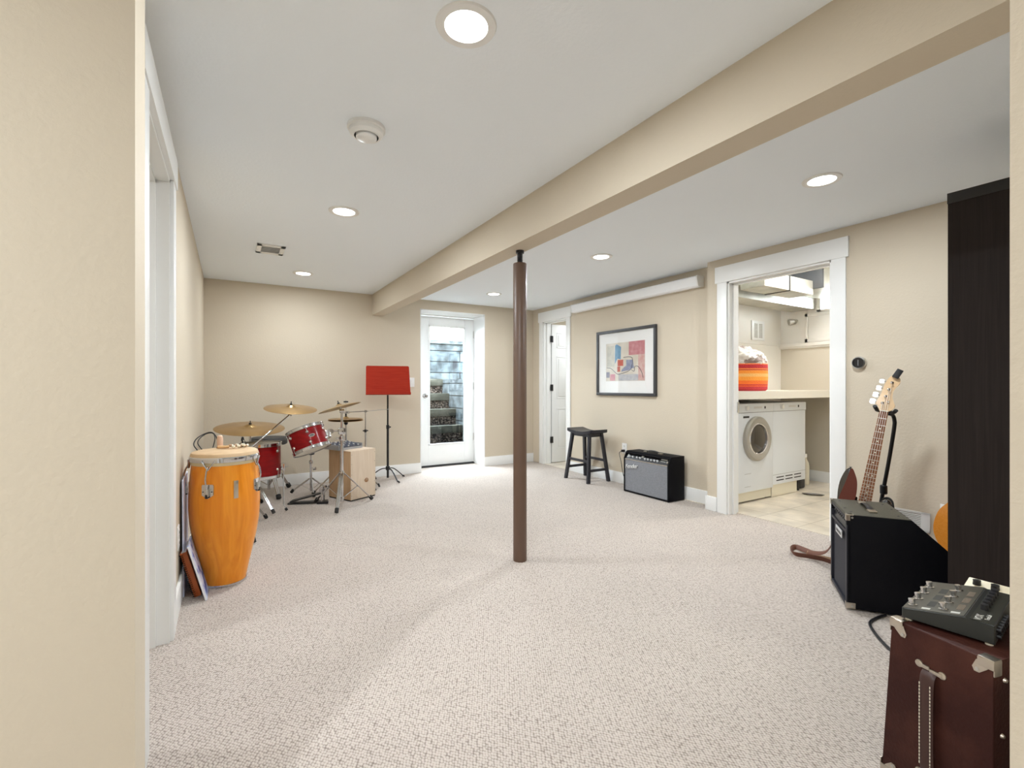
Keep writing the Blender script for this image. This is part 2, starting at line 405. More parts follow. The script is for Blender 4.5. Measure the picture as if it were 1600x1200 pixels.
# recess lining around glass door
m = MB(); m.box(OX1 - .012, OX1, YB - .002, 6.08, 0, OZ); m.box(OX0, OX0 + .012, YB - .002, 6.08, 0, OZ); m.box(OX0, OX1, YB - .002, 6.08, OZ - .012, OZ)
m.box(OX0 + .012, 2.20, 6.03, 6.07, 0, OZ - .012); m.box(2.20, OX1 - .012, 6.03, 6.07, 2.053, OZ - .012)
struct(m.build('trim_4', TRIM))
m = MB(); m.box(2.20, OX1 - .012, 6.0, 6.08, 0, .012); struct(m.build('trim_threshold', DARKOP))

# ------------------------------------------------------------------ glass door (door_1)
d1 = bpy.data.objects.new('door_1', None); COL.objects.link(d1); d1.location = (2.204, 6.035, 0); struct(d1)
DW = .79
m = MB(); gx0, gx1, gz0, gz1 = .112, .652, .295, 1.925
m.box(0, gx0, 0, .042, .02, 2.048, .003); m.box(gx1, DW, 0, .042, .02, 2.048, .003)
m.box(gx0, gx1, 0, .042, .02, gz0, .003); m.box(gx0, gx1, 0, .042, gz1, 2.048, .003)
m.build('door_frame', DOORW, d1)
m = MB(); e = .018
m.box(gx0, gx1, -.006, .004, gz0, gz0 + e, .003); m.box(gx0, gx1, -.006, .004, gz1 - e, gz1, .003)
m.box(gx0, gx0 + e, -.006, .004, gz0, gz1, .003); m.box(gx1 - e, gx1, -.006, .004, gz0, gz1, .003)
m.build('glazing_bead', DOORW, d1)
m = MB(); m.box(gx0, gx1, .018, .022, gz0, gz1); m.build('glass_pane', glass_mat('door_glass', .05), d1)
m = MB(); m.lathe([(.033, 0), (.033, .006), (.012, .010), (.012, .03), (.022, .036), (.027, .05), (.02, .062), (0, .065)], T(.055, 0, .965) @ R('X', 90), 24)
m.build('door_knob', CHROME, d1)
for z in (.33, 1.05, 1.78):
    m = MB(); m.cyl((DW + .004, -.006, z), (DW + .004, -.006, z + .10), .008, n=10); m.box(DW - .012, DW + .014, -.003, 0, z, z + .1)
    m.build('hinge', STEEL, d1)
m = MB(); m.box(0, DW, -.004, .044, .006, .022); m.build('door_sweep', RUBBER, d1)

# ------------------------------------------------------------------ panel door (door_2), open into next room
d2 = bpy.data.objects.new('door_2', None); COL.objects.link(d2); d2.location = (3.93, 5.425, 0); d2.rotation_euler = (0, 0, math.radians(1)); struct(d2)
m = MB(); w2 = .60
m.box(0, w2, 0, .035, .012, 1.975, .002)
m.build('door_slab', DOORW, d2)
for (x0, x1) in ((.085, .27), (.33, .515)):
    for (z0, z1) in ((.20, .78), (.92, 1.52), (1.64, 1.86)):
        m = MB()
        m.box(x0, x1, -.004, 0, z0, z0 + .012, .0015); m.box(x0, x1, -.004, 0, z1 - .012, z1, .0015)
        m.box(x0, x0 + .012, -.004, 0, z0, z1, .0015); m.box(x1 - .012, x1, -.004, 0, z0, z1, .0015)
        m.box(x0 + .03, x1 - .03, -.005, 0, z0 + .03, z1 - .03, .004)
        m.build('raised_panel', DOORW, d2)
for z in (.29, 1.03, 1.72):
    m = MB(); m.cyl((-.010, -.006, z), (-.010, -.006, z + .09), .009, n=10); m.box(-.03, .02, -.004, -.001, z, z + .09)
    m.build('hinge', BLKMET, d2)

# ------------------------------------------------------------------ outside: sunken stairwell
m = MB(); m.box(1.3, 3.3, 6.08, 6.3, -.2, -.02); m.box(1.5, 3.0, 6.3, 7.56, -.2, .02); m.box(1.5, 3.0, 7.44, 7.56, 0, 1.19); struct(m.build('ground_outside', GRAVEL))
m = MB(); m.box(3.0, 3.3, 6.08, 7.6, -.1, 1.205); struct(m.build('retaining_wall_right', TIMBY))
m = MB(); m.box(1.2, 1.5, 6.08, 7.6, -.1, 1.9); struct(m.build('retaining_wall_left', TIMBY))
m = MB(); m.box(.9, 6.0, 7.6, 7.85, -.1, 1.86); m.box(.9, 6.0, 7.56, 7.87, 1.83, 1.885); struct(m.build('retaining_wall_back', TIMB))
m = MB(); m.box(3.3, 8.0, 6.3, 7.6, -.1, 1.19); m.box(-3, 10, 7.85, 12.5, 1.5, 1.86); struct(m.build('ground_terrace', GRAVEL))
for k in range(5):
    y, z = 6.13 + .262 * k, .285 + .232 * k
    s = thing('timber_step', ['lowest', 'second lowest', 'middle', 'second highest', 'highest'][k] + ' outdoor timber step with gravel fill seen through the glass door', 'step', (0, y, 0), 0)
    m = MB(); m.box(1.5, 3.0, 0, .13, z - .11, z, .006); m.build('timber_tie', TIE, s)
    m = MB(); m.box(1.5, 3.0, .02, .260, z - .235, z - .11); m.box(1.5, 3.0, .13, .260, z - .11, z - .018)
    g = m.build('gravel_fill', GRAVEL, s); g['kind'] = 'stuff'
f = thing('wooden_fence', 'sunlit board fence at the top of the outdoor stairwell', 'fence', (0, 9.6, 1.86))
m = MB()
x = 2.2
while x < 6.5:
    m.box(x, x + .13, 0, .02, 0, .72); x += .145
m.build('board_panel', FENCE, f)
m = MB(); m.box(2.2, 6.5, .02, .06, .12, .20); m.box(2.2, 6.5, .02, .06, .52, .60); m.build('rail', FENCE, f)

# ================================================================== CEILING FIXTURES
L = thing('recessed_light', '', 'ceiling light', (0.62, 3.06, H))
m = MB(); m.lathe([(.064, -.001), (.066, -.006), (.090, -.006), (.093, 0), (.093, .004), (.060, .004)], None, 40, cap=False)
m.build('trim_ring', WHITE, L)
LENS = mat('lamp_lens', (1, 1, 1), .4, emit=((1, .97, .92), 14.0))
m = MB(); m.lathe([(0, -.0035), (.05, -.0035), (.066, -.002)], None, 40, cap=False); m.build('lens', LENS, L)
spots = [(0.62, 3.08, 'recessed ceiling light left of the beam, between the air vent and the smoke detector'),
         (0.62, 4.98, 'recessed ceiling light left of the beam nearest the back wall'),
         (0.62, 1.30, 'recessed ceiling light left of the beam nearest the camera, at the top edge'),
         (2.71, 1.295, 'recessed ceiling light right of the beam nearest the camera'),
         (2.71, 3.03, 'recessed ceiling light right of the beam beside the steel post'),
         (2.71, 4.92, 'recessed ceiling light right of the beam in front of the glass door')]
for i, (x, y, lab) in enumerate(spots):
    o = L if i == 0 else copy_tree(L)
    o.location = (x, y, H); o['label'] = lab; o['group'] = 'recessed ceiling lights'
    area('recessed_lamp', (x, y, H - .012), (0, 0, 0), .12, LAMP_W * (.72 if y > 4 else 1.12), LAMP_C)
area('hall_lamp', (-1.35, .05, H - .012), (0, 0, 0), .12, 48, LAMP_C)
area('hall_lamp', (.35, -1.6, H - .012), (0, 0, 0), .12, 14, LAMP_C)
area('hall_lamp', (-1.2, 2.3, H - .012), (0, 0, 0), .12, 14, LAMP_C)
area('bathroom_lamp', (4.6, 4.9, H - .012), (0, 0, 0), .12, 14, LAMP_C)

s = thing('smoke_detector', 'round white smoke detector on the ceiling near the left', 'smoke detector', (.50, 2.03, H))
m = MB(); m.lathe([(.078, 0), (.078, -.012), (.070, -.016), (.069, -.030), (.058, -.040), (.050, -.041)], None, 40, cap=False); m.build('housing', WHITE, s)
m = MB(); m.lathe([(.050, -.041), (.046, -.034), (.042, -.034)], None, 40, cap=False); m.build('sensing_slot', DARKOP, s)
m = MB(); m.lathe([(.043, -.030), (.043, -.047), (.036, -.052), (0, -.053)], None, 40, cap=False); m.build('cover', WHITE, s)
v = thing('ceiling_vent', 'small white rectangular air register in the ceiling at left', 'vent', (.285, 4.24, H))
m = MB(); m.box(-.10, .10, -.14, -.09, -.008, 0, .002); m.box(-.10, .10, .09, .14, -.008, 0, .002); m.box(-.10, -.065, -.14, .14, -.008, 0, .002); m.box(.065, .10, -.14, .14, -.008, 0, .002)
m.build('vent_frame', WHITE, v)
m = MB(); m.box(-.07, .07, -.1, .1, -.002, 0); m.build('vent_opening', mat('vent_grey', (.16, .16, .15), .8), v)
m = MB()
for k in range(7): m.box(-.066, .066, -.008, .008, -.001, .001, mx=T(0, -.078 + .026 * k, -.006) @ R('X', 35))
m.build('louver', WHITE, v)

# ================================================================== POST
p = thing('support_post', 'brown painted steel support post standing under the ceiling beam', 'post', (1.573, 2.515, 0))
m = MB(); m.lathe([(.041, 0.0), (.0425, .006), (.0425, 1.868), (.040, 1.872), (.0, 1.872)], None, 40); m.build('post_tube', POST, p)
m = MB(); m.lathe([(.016, 1.87), (.016, 1.935), (.026, 1.937), (.026, 1.953)], None, 20)
for k in range(6): m.lathe([(.0165, 1.878 + .009 * k), (.019, 1.881 + .009 * k), (.0165, 1.884 + .009 * k)], None, 20, cap=False)
m.build('jack_screw', BLKMET, p)

# ================================================================== RIGHT WALL ITEMS
sc = thing('projector_screen_case', 'long white roll-up screen case mounted high on the right wall', 'projection screen', (XR, 0, 0))
m = MB(); prof = [(0, 2.028), (-.065, 2.022), (-.082, 2.034), (-.10, 2.112), (-.088, 2.124), (0, 2.124)]
m.prism(prof, 2.85, 4.70, Mx(((1, 0, 0, 0), (0, 0, 1, 0), (0, 1, 0, 0), (0, 0, 0, 1)))); m.build('case', mat('screen_white', (.90, .91, .92), .35), sc)
m = MB(); m.prism([(x * 1.03, 2.075 + (z - 2.075) * 1.05) for x, z in prof], 2.835, 2.85, Mx(((1, 0, 0, 0), (0, 0, 1, 0), (0, 1, 0, 0), (0, 0, 0, 1)))); m.build('end_cap', WHITE, sc)
m = MB(); m.prism([(x * 1.03, 2.075 + (z - 2.075) * 1.05) for x, z in prof], 4.70, 4.715, Mx(((1, 0, 0, 0), (0, 0, 1, 0), (0, 1, 0, 0), (0, 0, 0, 1)))); m.build('end_cap', WHITE, sc)

# picture: local x to the right (=-Y), y up, z out of wall (-X)
PF = frame(V((XR, 4.305, .99)), V((0, -1, 0)), V((0, 0, 1)), V((-1, 0, 0)))
pic = thing('framed_picture', 'abstract print in a dark grey frame hanging on the right wall above the amplifier', 'picture')
pic.matrix_world = PF
PW, PH = .915, .75
m = MB(); fw = .032
m.box(0, PW, 0, fw, 0, .028, .002); m.box(0, PW, PH - fw, PH, 0, .028, .002); m.box(0, fw, fw, PH - fw, 0, .028, .002); m.box(PW - fw, PW, fw, PH - fw, 0, .028, .002)
m.build('picture_frame', mat('grey_frame', (0.045, 0.045, 0.048), .4), pic)
m = MB(); m.box(fw, PW - fw, fw, PH - fw, .006, .012); m.build('mat_board', mat('mat_board', (.86, .86, .84), .8), pic)
ar = m = MB(); m.box(.155, .755, .165, .60, .012, .0125); art = m.build('print', mat('print_ground', (.62, .57, .47), .8, var=(9, (.72, .68, .60), .35, .65)), pic)
def flat(x0, x1, y0, y1, col, k, poly=None, c2=None):
    m = MB()
    if poly: m.prism(poly, .0125, .0126 + .0002 * k)
    else: m.box(x0, x1, y0, y1, .0125, .0126 + .0002 * k)
    m.build('colour_patch', mat('ink', col, .8, var=(25, c2, .35, .7) if c2 else None), art)
flat(.52, .755, .45, .60, (.50, .17, .20), 1, c2=(.60, .30, .31)); flat(.66, .755, .17, .449, (.60, .32, .30), 2, c2=(.66, .52, .46))
flat(0, 0, 0, 0, (.09, .25, .42), 2, [(.30, .36), (.345, .42), (.395, .41), (.40, .55), (.33, .585), (.305, .57)], c2=(.16, .34, .48))
flat(.345, .435, .335, .405, (.52, .09, .06), 3, c2=(.56, .16, .12)); flat(.34, .385, .27, .33, (.52, .14, .10), 3)
flat(0, 0, 0, 0, (.20, .23, .36), 2, [(.40, .27), (.52, .285), (.60, .31), (.58, .40), (.48, .40), (.48, .34), (.42, .30)], c2=(.33, .36, .46))
flat(.16, .215, .205, .27, (.19, .19, .27), 2, c2=(.27, .27, .33)); flat(.22, .305, .17, .245, (.52, .18, .22), 2, c2=(.62, .36, .34))
flat(.36, .66, .17, .24, (.42, .43, .48), 1, c2=(.56, .56, .56)); flat(.17, .29, .33, .57, (.50, .49, .42), 1, c2=(.62, .60, .50))
m = MB(); m.tube([(.17, .32, .014), (.24, .31, .014), (.33, .25, .014), (.38, .245, .014), (.50, .27, .014), (.56, .31, .014), (.57, .42, .014), (.44, .43, .014)], .003, 6)
m.tube([(.56, .29, .014), (.60, .27, .014), (.61, .32, .014), (.66, .32, .014), (.71, .26, .014), (.73, .20, .014)], .0025, 6)
m.build('ink_line', mat('ink_line', (.05, .06, .09), .7), art)
m = MB(); m.box(fw, PW - fw, fw, PH - fw, .018, .020); m.build('picture_glass', glass_mat('picture_glass', .05), pic)

def outlet(name, label, mx, two=True, sw=False):
    o = thing(name, label, 'light switch' if sw else 'outlet'); o.matrix_world = mx
    w = .115 if two == 2 else .072
    m = MB(); m.box(-w / 2, w / 2, -.058, .058, 0, .006, .002); m.build('cover_plate', WHITE, o)
    if sw:
        for x in (-.024, .024):
            m = MB(); m.box(x - .015, x + .015, -.032, .032, .006, .010, .0015); m.build('rocker', WHITE, o)
    else:
        for z in (-.026, .026):
            m = MB(); m.box(-.016, .016, z - .016, z + .016, .006, .008, .001)
            m.build('socket', WHITE, o)
            m = MB(); m.box(-.008, -.005, z - .006, z + .006, .008, .0085); m.box(.005, .008, z - .006, z + .006, .008, .0085); m.build('slot', DARKOP, o)
    return o
RW = lambda y, z, X=XR: frame(V((X, y, z)), V((0, -1, 0)), V((0, 0, 1)), V((-1, 0, 0)))
outlet('wall_outlet', 'white wall outlet on the right wall between the stool and the grey amplifier', RW(3.86, .40))
outlet('wall_outlet', 'white wall outlet half hidden by the orange guitar', RW(1.052, .335, XQ))
outlet('wall_outlet', 'white wall outlet on the left wall behind the conga', frame(V((XL, 2.86, .345)), V((0, 1, 0)), V((0, 0, 1)), V((1, 0, 0))))
outlet('light_switch', 'white light switch plate on the back wall behind the music stand', frame(V((1.945, YB, 1.145)), V((1, 0, 0)), V((0, 0, 1)), V((0, -1, 0))), 2, True)

th = thing('thermostat', 'round silver thermostat with a black face on the wall beside the laundry doorway', 'thermostat'); th.matrix_world = RW(1.508, 1.256, XQ)
m = MB(); m.lathe([(.042, 0), (.042, .018), (.041, .024), (.036, .028), (.034, .026)], None, 40, cap=False); m.build('bezel', STEEL, th)
m = MB(); m.lathe([(.0345, .020), (.0345, .0262), (0, .027)], None, 40, cap=False); m.build('display', mat('black_glass', (.01, .01, .012), .08), th)
m = MB(); m.box(-.002, .002, -.02, .02, .0265, .0275); m.build('readout', mat('grey_mark', (.25, .25, .26), .4), th)

fv = thing('wall_register', 'white louvered air return low on the wall behind the bass amplifier', 'vent'); fv.matrix_world = RW(1.60, .203, XQ)
m = MB(); W_, H_ = .466, .12
m.box(0, W_, 0, .014, 0, .008, .002); m.box(0, W_, H_ - .014, H_, 0, .008, .002); m.box(0, .045, 0, H_, 0, .008, .002); m.box(W_ - .045, W_, 0, H_, 0, .008, .002); m.build('vent_frame', WHITE, fv)
m = MB(); m.box(.04, W_ - .04, .01, H_ - .01, .0, .002); m.build('vent_opening', mat('vent_shadow', (.25, .21, .16), .8), fv)
m = MB()
for k in range(9): m.box(.044, W_ - .044, -.0012, .0012, 0, .010, mx=T(0, .018 + .0105 * k, .001) @ R('X', 35))
m.build('louver', WHITE, fv)

# ================================================================== STOOL
st = thing('saddle_stool', 'black wooden saddle-seat stool by the right wall', 'stool', (3.60, 4.275, 0))
SWx, SWy, SH = .125, .215, .60
m = MB(); n = 12
pts_t, pts_b = [], []
for i in range(n + 1):
    t = -1 + 2 * i / n
    z = SH - .028 + .028 * t * t
    pts_t.append((t * SWy, z)); pts_b.append((t * SWy, z - .034))
poly = pts_b + pts_t[::-1]
m.prism(poly, -SWx, SWx, Mx(((0, 0, 1, 0), (1, 0, 0, 0), (0, 1, 0, 0), (0, 0, 0, 1))), bev=.004, seg=2); m.build('seat', STOOLM, st)
corn = {}
for sx in (-1, 1):
    for sy in (-1, 1):
        top = V((sx * .088, sy * .150, SH - .045)); bot = V((sx * .150, sy * .205, 0)); corn[(sx, sy)] = (top, bot)
        m = MB(); d = .0165
        a = [m.bm.verts.new(bot + V((i * d, j * d, 0))) for i, j in ((-1, -1), (1, -1), (1, 1), (-1, 1))]
        b = [m.bm.verts.new(top + V((i * d, j * d, 0))) for i, j in ((-1, -1), (1, -1), (1, 1), (-1, 1))]
        m.bm.faces.new(a[::-1]); m.bm.faces.new(b)
        for k in range(4): m.bm.faces.new((a[k], a[(k + 1) % 4], b[(k + 1) % 4], b[k]))
        m.build('leg', STOOLM, st)
def lp(c, z): t, b = corn[c]; f = z / t.z; return b + (t - b) * f
for c1, c2_, z in (((-1, -1), (-1, 1), .24), ((1, -1), (1, 1), .24), ((-1, -1), (1, -1), .14), ((-1, 1), (1, 1), .14)):
    a, b = lp(c1, z), lp(c2_, z)
    m = MB()
    x0, x1 = sorted((a.x, b.x)); y0, y1 = sorted((a.y, b.y))
    if x1 - x0 < .01: m.box(x0 - .009, x1 + .009, y0, y1, z - .014, z + .014)
    else: m.box(x0, x1, y0 - .009, y1 + .009, z - .014, z + .014)
    m.build('stretcher', STOOLM, st)
m = MB(); m.box(-.085, .085, -.158, -.140, SH - .085, SH - .045); m.box(-.085, .085, .140, .158, SH - .085, SH - .045)
m.box(-.097, -.079, -.15, .15, SH - .085, SH - .045); m.box(.079, .097, -.15, .15, SH - .085, SH - .045); m.build('apron', STOOLM, st)

# ================================================================== GREY GUITAR AMP (right wall)
am = thing('guitar_amplifier', 'black guitar amplifier with silver grille cloth standing against the right wall', 'amplifier'); 
am.matrix_world = frame(V((3.532, 3.604, 0)), V((0, -1, 0)), V((1, 0, 0)), V((0, 0, 1)))
# local: x along width (toward camera), y depth to wall, z up ; left-handed guard below
am.matrix_world = Mx.Translation((3.532, 3.604, 0)) @ R('Z', -90)   # x -> -Y, y -> +X
AW, AD, AH = .585, .225, .425
m = MB(); pr = [(0, .006), (AD, .006), (AD, AH), (.052, AH), (.030, AH - .008), (0, AH - .075)]
YZ = Mx(((0, 0, 1, 0), (1, 0, 0, 0), (0, 1, 0, 0), (0, 0, 0, 1)))
m.prism([(y, z) for y, z in pr], 0, .016, YZ, bev=.003, seg=2); m.prism(pr, AW - .016, AW, YZ, bev=.003, seg=2)
m.box(.016, AW - .016, .045, AD, AH - .016, AH, .002); m.box(.016, AW - .016, .006, AD, .006, .022); m.box(.016, AW - .016, AD - .012, AD - .002, .022, AH - .016)
m.build('cabinet', TOLEX, am)
m = MB(); m.box(.016, AW - .016, .006, .018, .020, AH - .082); m.build('grille_cloth', GRILLE, am)
m = MB(); m.box(.016, AW - .016, .004, .020, AH - .086, AH - .078); m.build('grille_trim', NICKEL, am)
PB = T(0, .008, AH - .078) @ R('X', -32)
m = MB(); m.box(.016, AW - .016, 0, .010, 0, .066, mx=PB); m.build('control_panel', AMPBAR, am)
m = MB(); m.box(.016, AW - .016, .010, .060, AH - .02, AH - .012, mx=None); m.build('top_rail', TOLEX, am)
KW = mat('silver_skirt', (.55, .55, .55), .4)
for i, x in enumerate((.07, .11, .17, .21, .275, .315, .355, .395, .435)):
    m = MB(); m.lathe([(.011, 0), (.011, .003), (.007, .004), (.0065, .014), (0, .014)], PB @ T(x, 0, .028) @ R('X', 90), 14); m.build('knob', KW, am)
for (x0, x1, z0, z1) in ((.035, .05, .02, .05), (.22, .25, .035, .055), (.47, .545, .045, .058), (.47, .53, .03, .034)):
    m = MB(); m.box(x0, x1, -.001, 0, z0, z1, mx=PB); m.build('panel_print', PEDTXT, am)
m = MB(); m.lathe([(.010, 0), (.010, .006), (.004, .008), (0, .009)], PB @ T(.555, 0, .03) @ R('X', 90), 12); m.build('jewel_light', NICKEL, am)
text('logo', 'Fender', .060, mat('silver_script', (.8, .8, .8), .35), am, T(.105, .0005, AH - .150) @ R('X', 90) @ R('Z', 8), .003, .35)
m = MB(); m.tube([(.20, .12, AH + .004), (.24, .12, AH + .018), (.29, .12, AH + .022), (.34, .12, AH + .018), (.38, .12, AH + .004)], .01, 8, flat=(.012, .005)); h = m.build('handle', BLACK, am)
for x in (.195, .385):
    m = MB(); m.box(x - .022, x + .022, .105, .135, AH, AH + .009, .003); m.build('handle_end', NICKEL, h)
for x in (.06, AW - .06):
    for y in (.04, AD - .04):
        m = MB(); m.cyl((x, y, 0), (x, y, .008), .012); m.build('foot', RUBBER, am)
cb = thing('power_cord', 'black power cord drooping from the wall outlet behind the grey amplifier', 'cord')
m = MB(); m.tube([(3.765, 3.86, .375), (3.72, 3.84, .374), (3.66, 3.80, .36), (3.61, 3.72, .28), (3.60, 3.68, .16), (3.63, 3.66, .08), (3.70, 3.645, .035), (3.74, 3.63, .03)], .0035, 8); m.build('cable', BLACK, cb)
m = MB(); m.box(3.755, 3.792, 3.845, 3.875, .362, .388, .004); m.build('plug', BLACK, cb)

# ================================================================== CONGA
cg = thing('conga_drum', 'tall amber-coloured wooden conga drum by the left wall', 'drum', (-.0185, 3.10, 0))
prof = [(.092, 0), (.1, .004), (.117, .09), (.137, .18), (.156, .27), (.168, .35), (.173, .43), (.1735, .49), (.170, .56), (.163, .64), (.157, .70), (.15, .705)]
m = MB(); m.lathe(prof, None, 64); m.build('shell', CONGA, cg)
m = MB(); m.lathe([(.100, 0), (.104, .001), (.106, .010), (.1045, .016)], None, 64, cap=False); m.build('base_ring', CHROME, cg)
m = MB(); m.lathe([(.159, .672), (.163, .672), (.1645, .695), (.159, .70)], None, 64, cap=False); m.build('hide_collar', RAWHIDE, cg)
m = MB(); m.lathe([(.162, .690), (.168, .690), (.1695, .698), (.1695, .712), (.165, .718), (.160, .716)], None, 64, cap=False); m.build('hoop', CHROME, cg)
m = MB(); m.lathe([(.166, .70), (.1655, .722), (.160, .734), (.150, .739), (.08, .742), (0, .742)], None, 64, cap=False); m.build('drumhead', HIDE, cg)
def polar(phi, r, z): a = math.radians(phi); return V((r * math.sin(a), -r * math.cos(a), z))
for phi in (-27, -92, 62, 140, 205):
    a = math.radians(phi); er = V((math.sin(a), -math.cos(a), 0)); et = V((math.cos(a), math.sin(a), 0)); ez = V((0, 0, 1))
    F = frame(polar(phi, .1715, .545), et, ez, er)
    m = MB(); m.prism([(-.030, .028), (-.026, .034), (.026, .034), (.030, .028), (.030, -.022), (0, -.042), (-.030, -.022)], -.004, .003, F, bev=.001, seg=1); lg = m.build('side_plate', CHROME, cg)
    m = MB(); m.box(-.010, .010, -.028, .012, .003, .016, .003, mx=F); m.build('bracket', STEEL, lg)
    for x in (-.022, .022):
        m = MB(); m.lathe([(.003, 0), (.003, .002), (0, .0025)], F @ T(x, -.004, .003), 8); m.build('screw', DARKOP, lg)
    m = MB(); m.tube([F @ V((0, -.03, .012)), F @ V((0, .02, .014)), F @ V((0, .06, .022)), F @ V((0, .10, .014)), F @ V((0, .125, .002))], .0042, 8); m.build('tension_hook', CHROME, lg)
    m = MB(); m.cyl(F @ V((0, -.036, .012)), F @ V((0, -.016, .012)), .0075, n=6); m.build('nut', BLKMET, lg)
    for sx in (-1, 1):
        m = MB(); m.tube([F @ V((0, .108, .000)), F @ V((sx * .018, .135, -.003)), F @ V((sx * .034, .158, -.003))], .004, 6, flat=(.006, .003)); m.build('hook_arm', CHROME, lg)
F = frame(polar(17, .1725, .545), V((math.cos(math.radians(17)), math.sin(math.radians(17)), 0)), V((0, 0, 1)), V((math.sin(math.radians(17)), -math.cos(math.radians(17)), 0)))
m = MB(); m.box(-.011, .011, -.05, .045, -.003, .003, .001, mx=F); m.box(-.008, .008, .018, .04, .003, .004, .001, mx=F); m.build('badge', NICKEL, cg)

# things on the conga head
zt = .743
sh = thing('wooden_shaker', 'small pale wooden peg shaker standing on the conga head', 'shaker', (-.045, 3.18, zt))
m = MB(); m.lathe([(.014, 0), (.0155, .01), (.0155, .05), (.013, .068), (.008, .073), (0, .074)], None, 20); m.build('body', mat('pale_wood', (.72, .48, .34), .5), sh)
m = MB(); m.lathe([(.018, 0), (.019, .004), (.0155, .008)], None, 20); m.build('collar', TANL, sh)
rt = thing('seed_rattle', 'small wooden rattle with a string of shells lying on the conga head', 'rattle', (0, 3.135, zt))
m = MB(); m.tube([(-.055, .0, .012), (-.03, -.002, .010), (.0, -.002, .010)], .01, 12, flat=(.010, .0085)); m.build('handle', mat('tan_wood', (.62, .38, .18), .5), rt)
for k in range(11):
    m = MB(); x = .005 + .0085 * k; m.lathe([(0, -.010), (.006, -.007), (.009, 0), (.006, .007), (0, .010)], T(x, .008 * math.sin(k * 2.1), .010 + .004 * math.cos(k * 1.7) + .003) @ R('Y', 60 + 20 * (k % 3)), 10)
    m.build('shell_bead', OFFW if k % 3 else TANL, rt)
bt = thing('shaker_bell', 'tiny dark bell with a chrome cage on the back of the conga head', 'bell', (.068, 3.18, zt))
m = MB(); m.lathe([(.014, 0), (.014, .012), (.006, .016), (.006, .03), (.009, .04), (.006, .055), (0, .06)], None, 16); m.build('body', BLKMET, bt)
m = MB()
for k in range(4):
    a = k * PI / 2 + .4; m.tube([(.016 * math.cos(a), .016 * math.sin(a), 0), (.015 * math.cos(a), .015 * math.sin(a), .028), (.005 * math.cos(a), .005 * math.sin(a), .042)], .002, 6)
m.build('cage', CHROME, bt)
cl = thing('looped_cable', 'thin black looped cable rising behind the conga head', 'cable')
m = MB(); m.tube([(-.150, 3.10, .748), (-.168, 3.14, .775), (-.155, 3.18, .805), (-.115, 3.21, .828), (-.085, 3.21, .832), (-.065, 3.2, .81), (-.055, 3.19, .775), (-.05, 3.18, .747)], .003, 8)
m.tube([(-.13, 3.12, .748), (-.15, 3.15, .78), (-.14, 3.19, .805), (-.11, 3.22, .825), (-.08, 3.22, .825), (-.07, 3.21, .80), (-.075, 3.2, .765), (-.08, 3.19, .747)], .0025, 8)
m.build('loop', BLACK, cl)

# leaning things between the wall and conga
wb = thing('white_board', 'tall thin white board leaning on the left wall behind the conga', 'board', (-.2035, 2.975, 0))
m = MB(); m.box(-.004, .004, 0, .30, 0, .61, .001, mx=R('Y', -.3)); m.build('panel', mat('bluish_white_board', (.62, .66, .82), .4), wb)
nb = thing('spiral_notebook', 'orange spiral-bound notebook leaning against the left wall beside the conga', 'notebook', (-.150, 2.945, 0), 0)
LN = R('Y', -15)
m = MB(); m.box(-.004, .026, -.001, .20, 0, .245, .001, mx=LN); m.build('cover', mat('orange_cover', (.50, .11, .02), .5), nb)
m = MB(); m.box(.002, .024, .002, .201, .002, .246, mx=LN); m.build('pages', PAPER, nb)
m = MB(); 
for k in range(22): m.lathe([(.0075, -.0016), (.009, 0), (.0075, .0016)], LN @ T(-.002, 0, .008 + .0108 * k), 10, cap=False)
m.build('spiral', BLKMET, nb)
for i, (x, col, hgt, lab) in enumerate(((-.100, (.62, .68, .85), .30, 'pale songbook leaning between the orange notebook and the conga'), (-.165, (.03, .10, .40), .20, 'dark blue book leaning on the wall beneath the orange notebook'))):
    b = thing('book', lab, 'book', (x, 2.87 if i == 0 else 3.03, 0), 0)
    LB = R('Y', -15 if i == 0 else -12)
    m = MB(); m.box(-.005, .005, .0, .20, 0, hgt, .001, mx=LB); m.build('cover', mat('book_cover', col, .35, var=(14, (.03, .12, .5), .5, .6) if i == 0 else None), b)
    m = MB(); m.box(-.0038, .0038, -.002, .198, .003, hgt - .002, mx=LB); m.build('pages', PAPER, b)

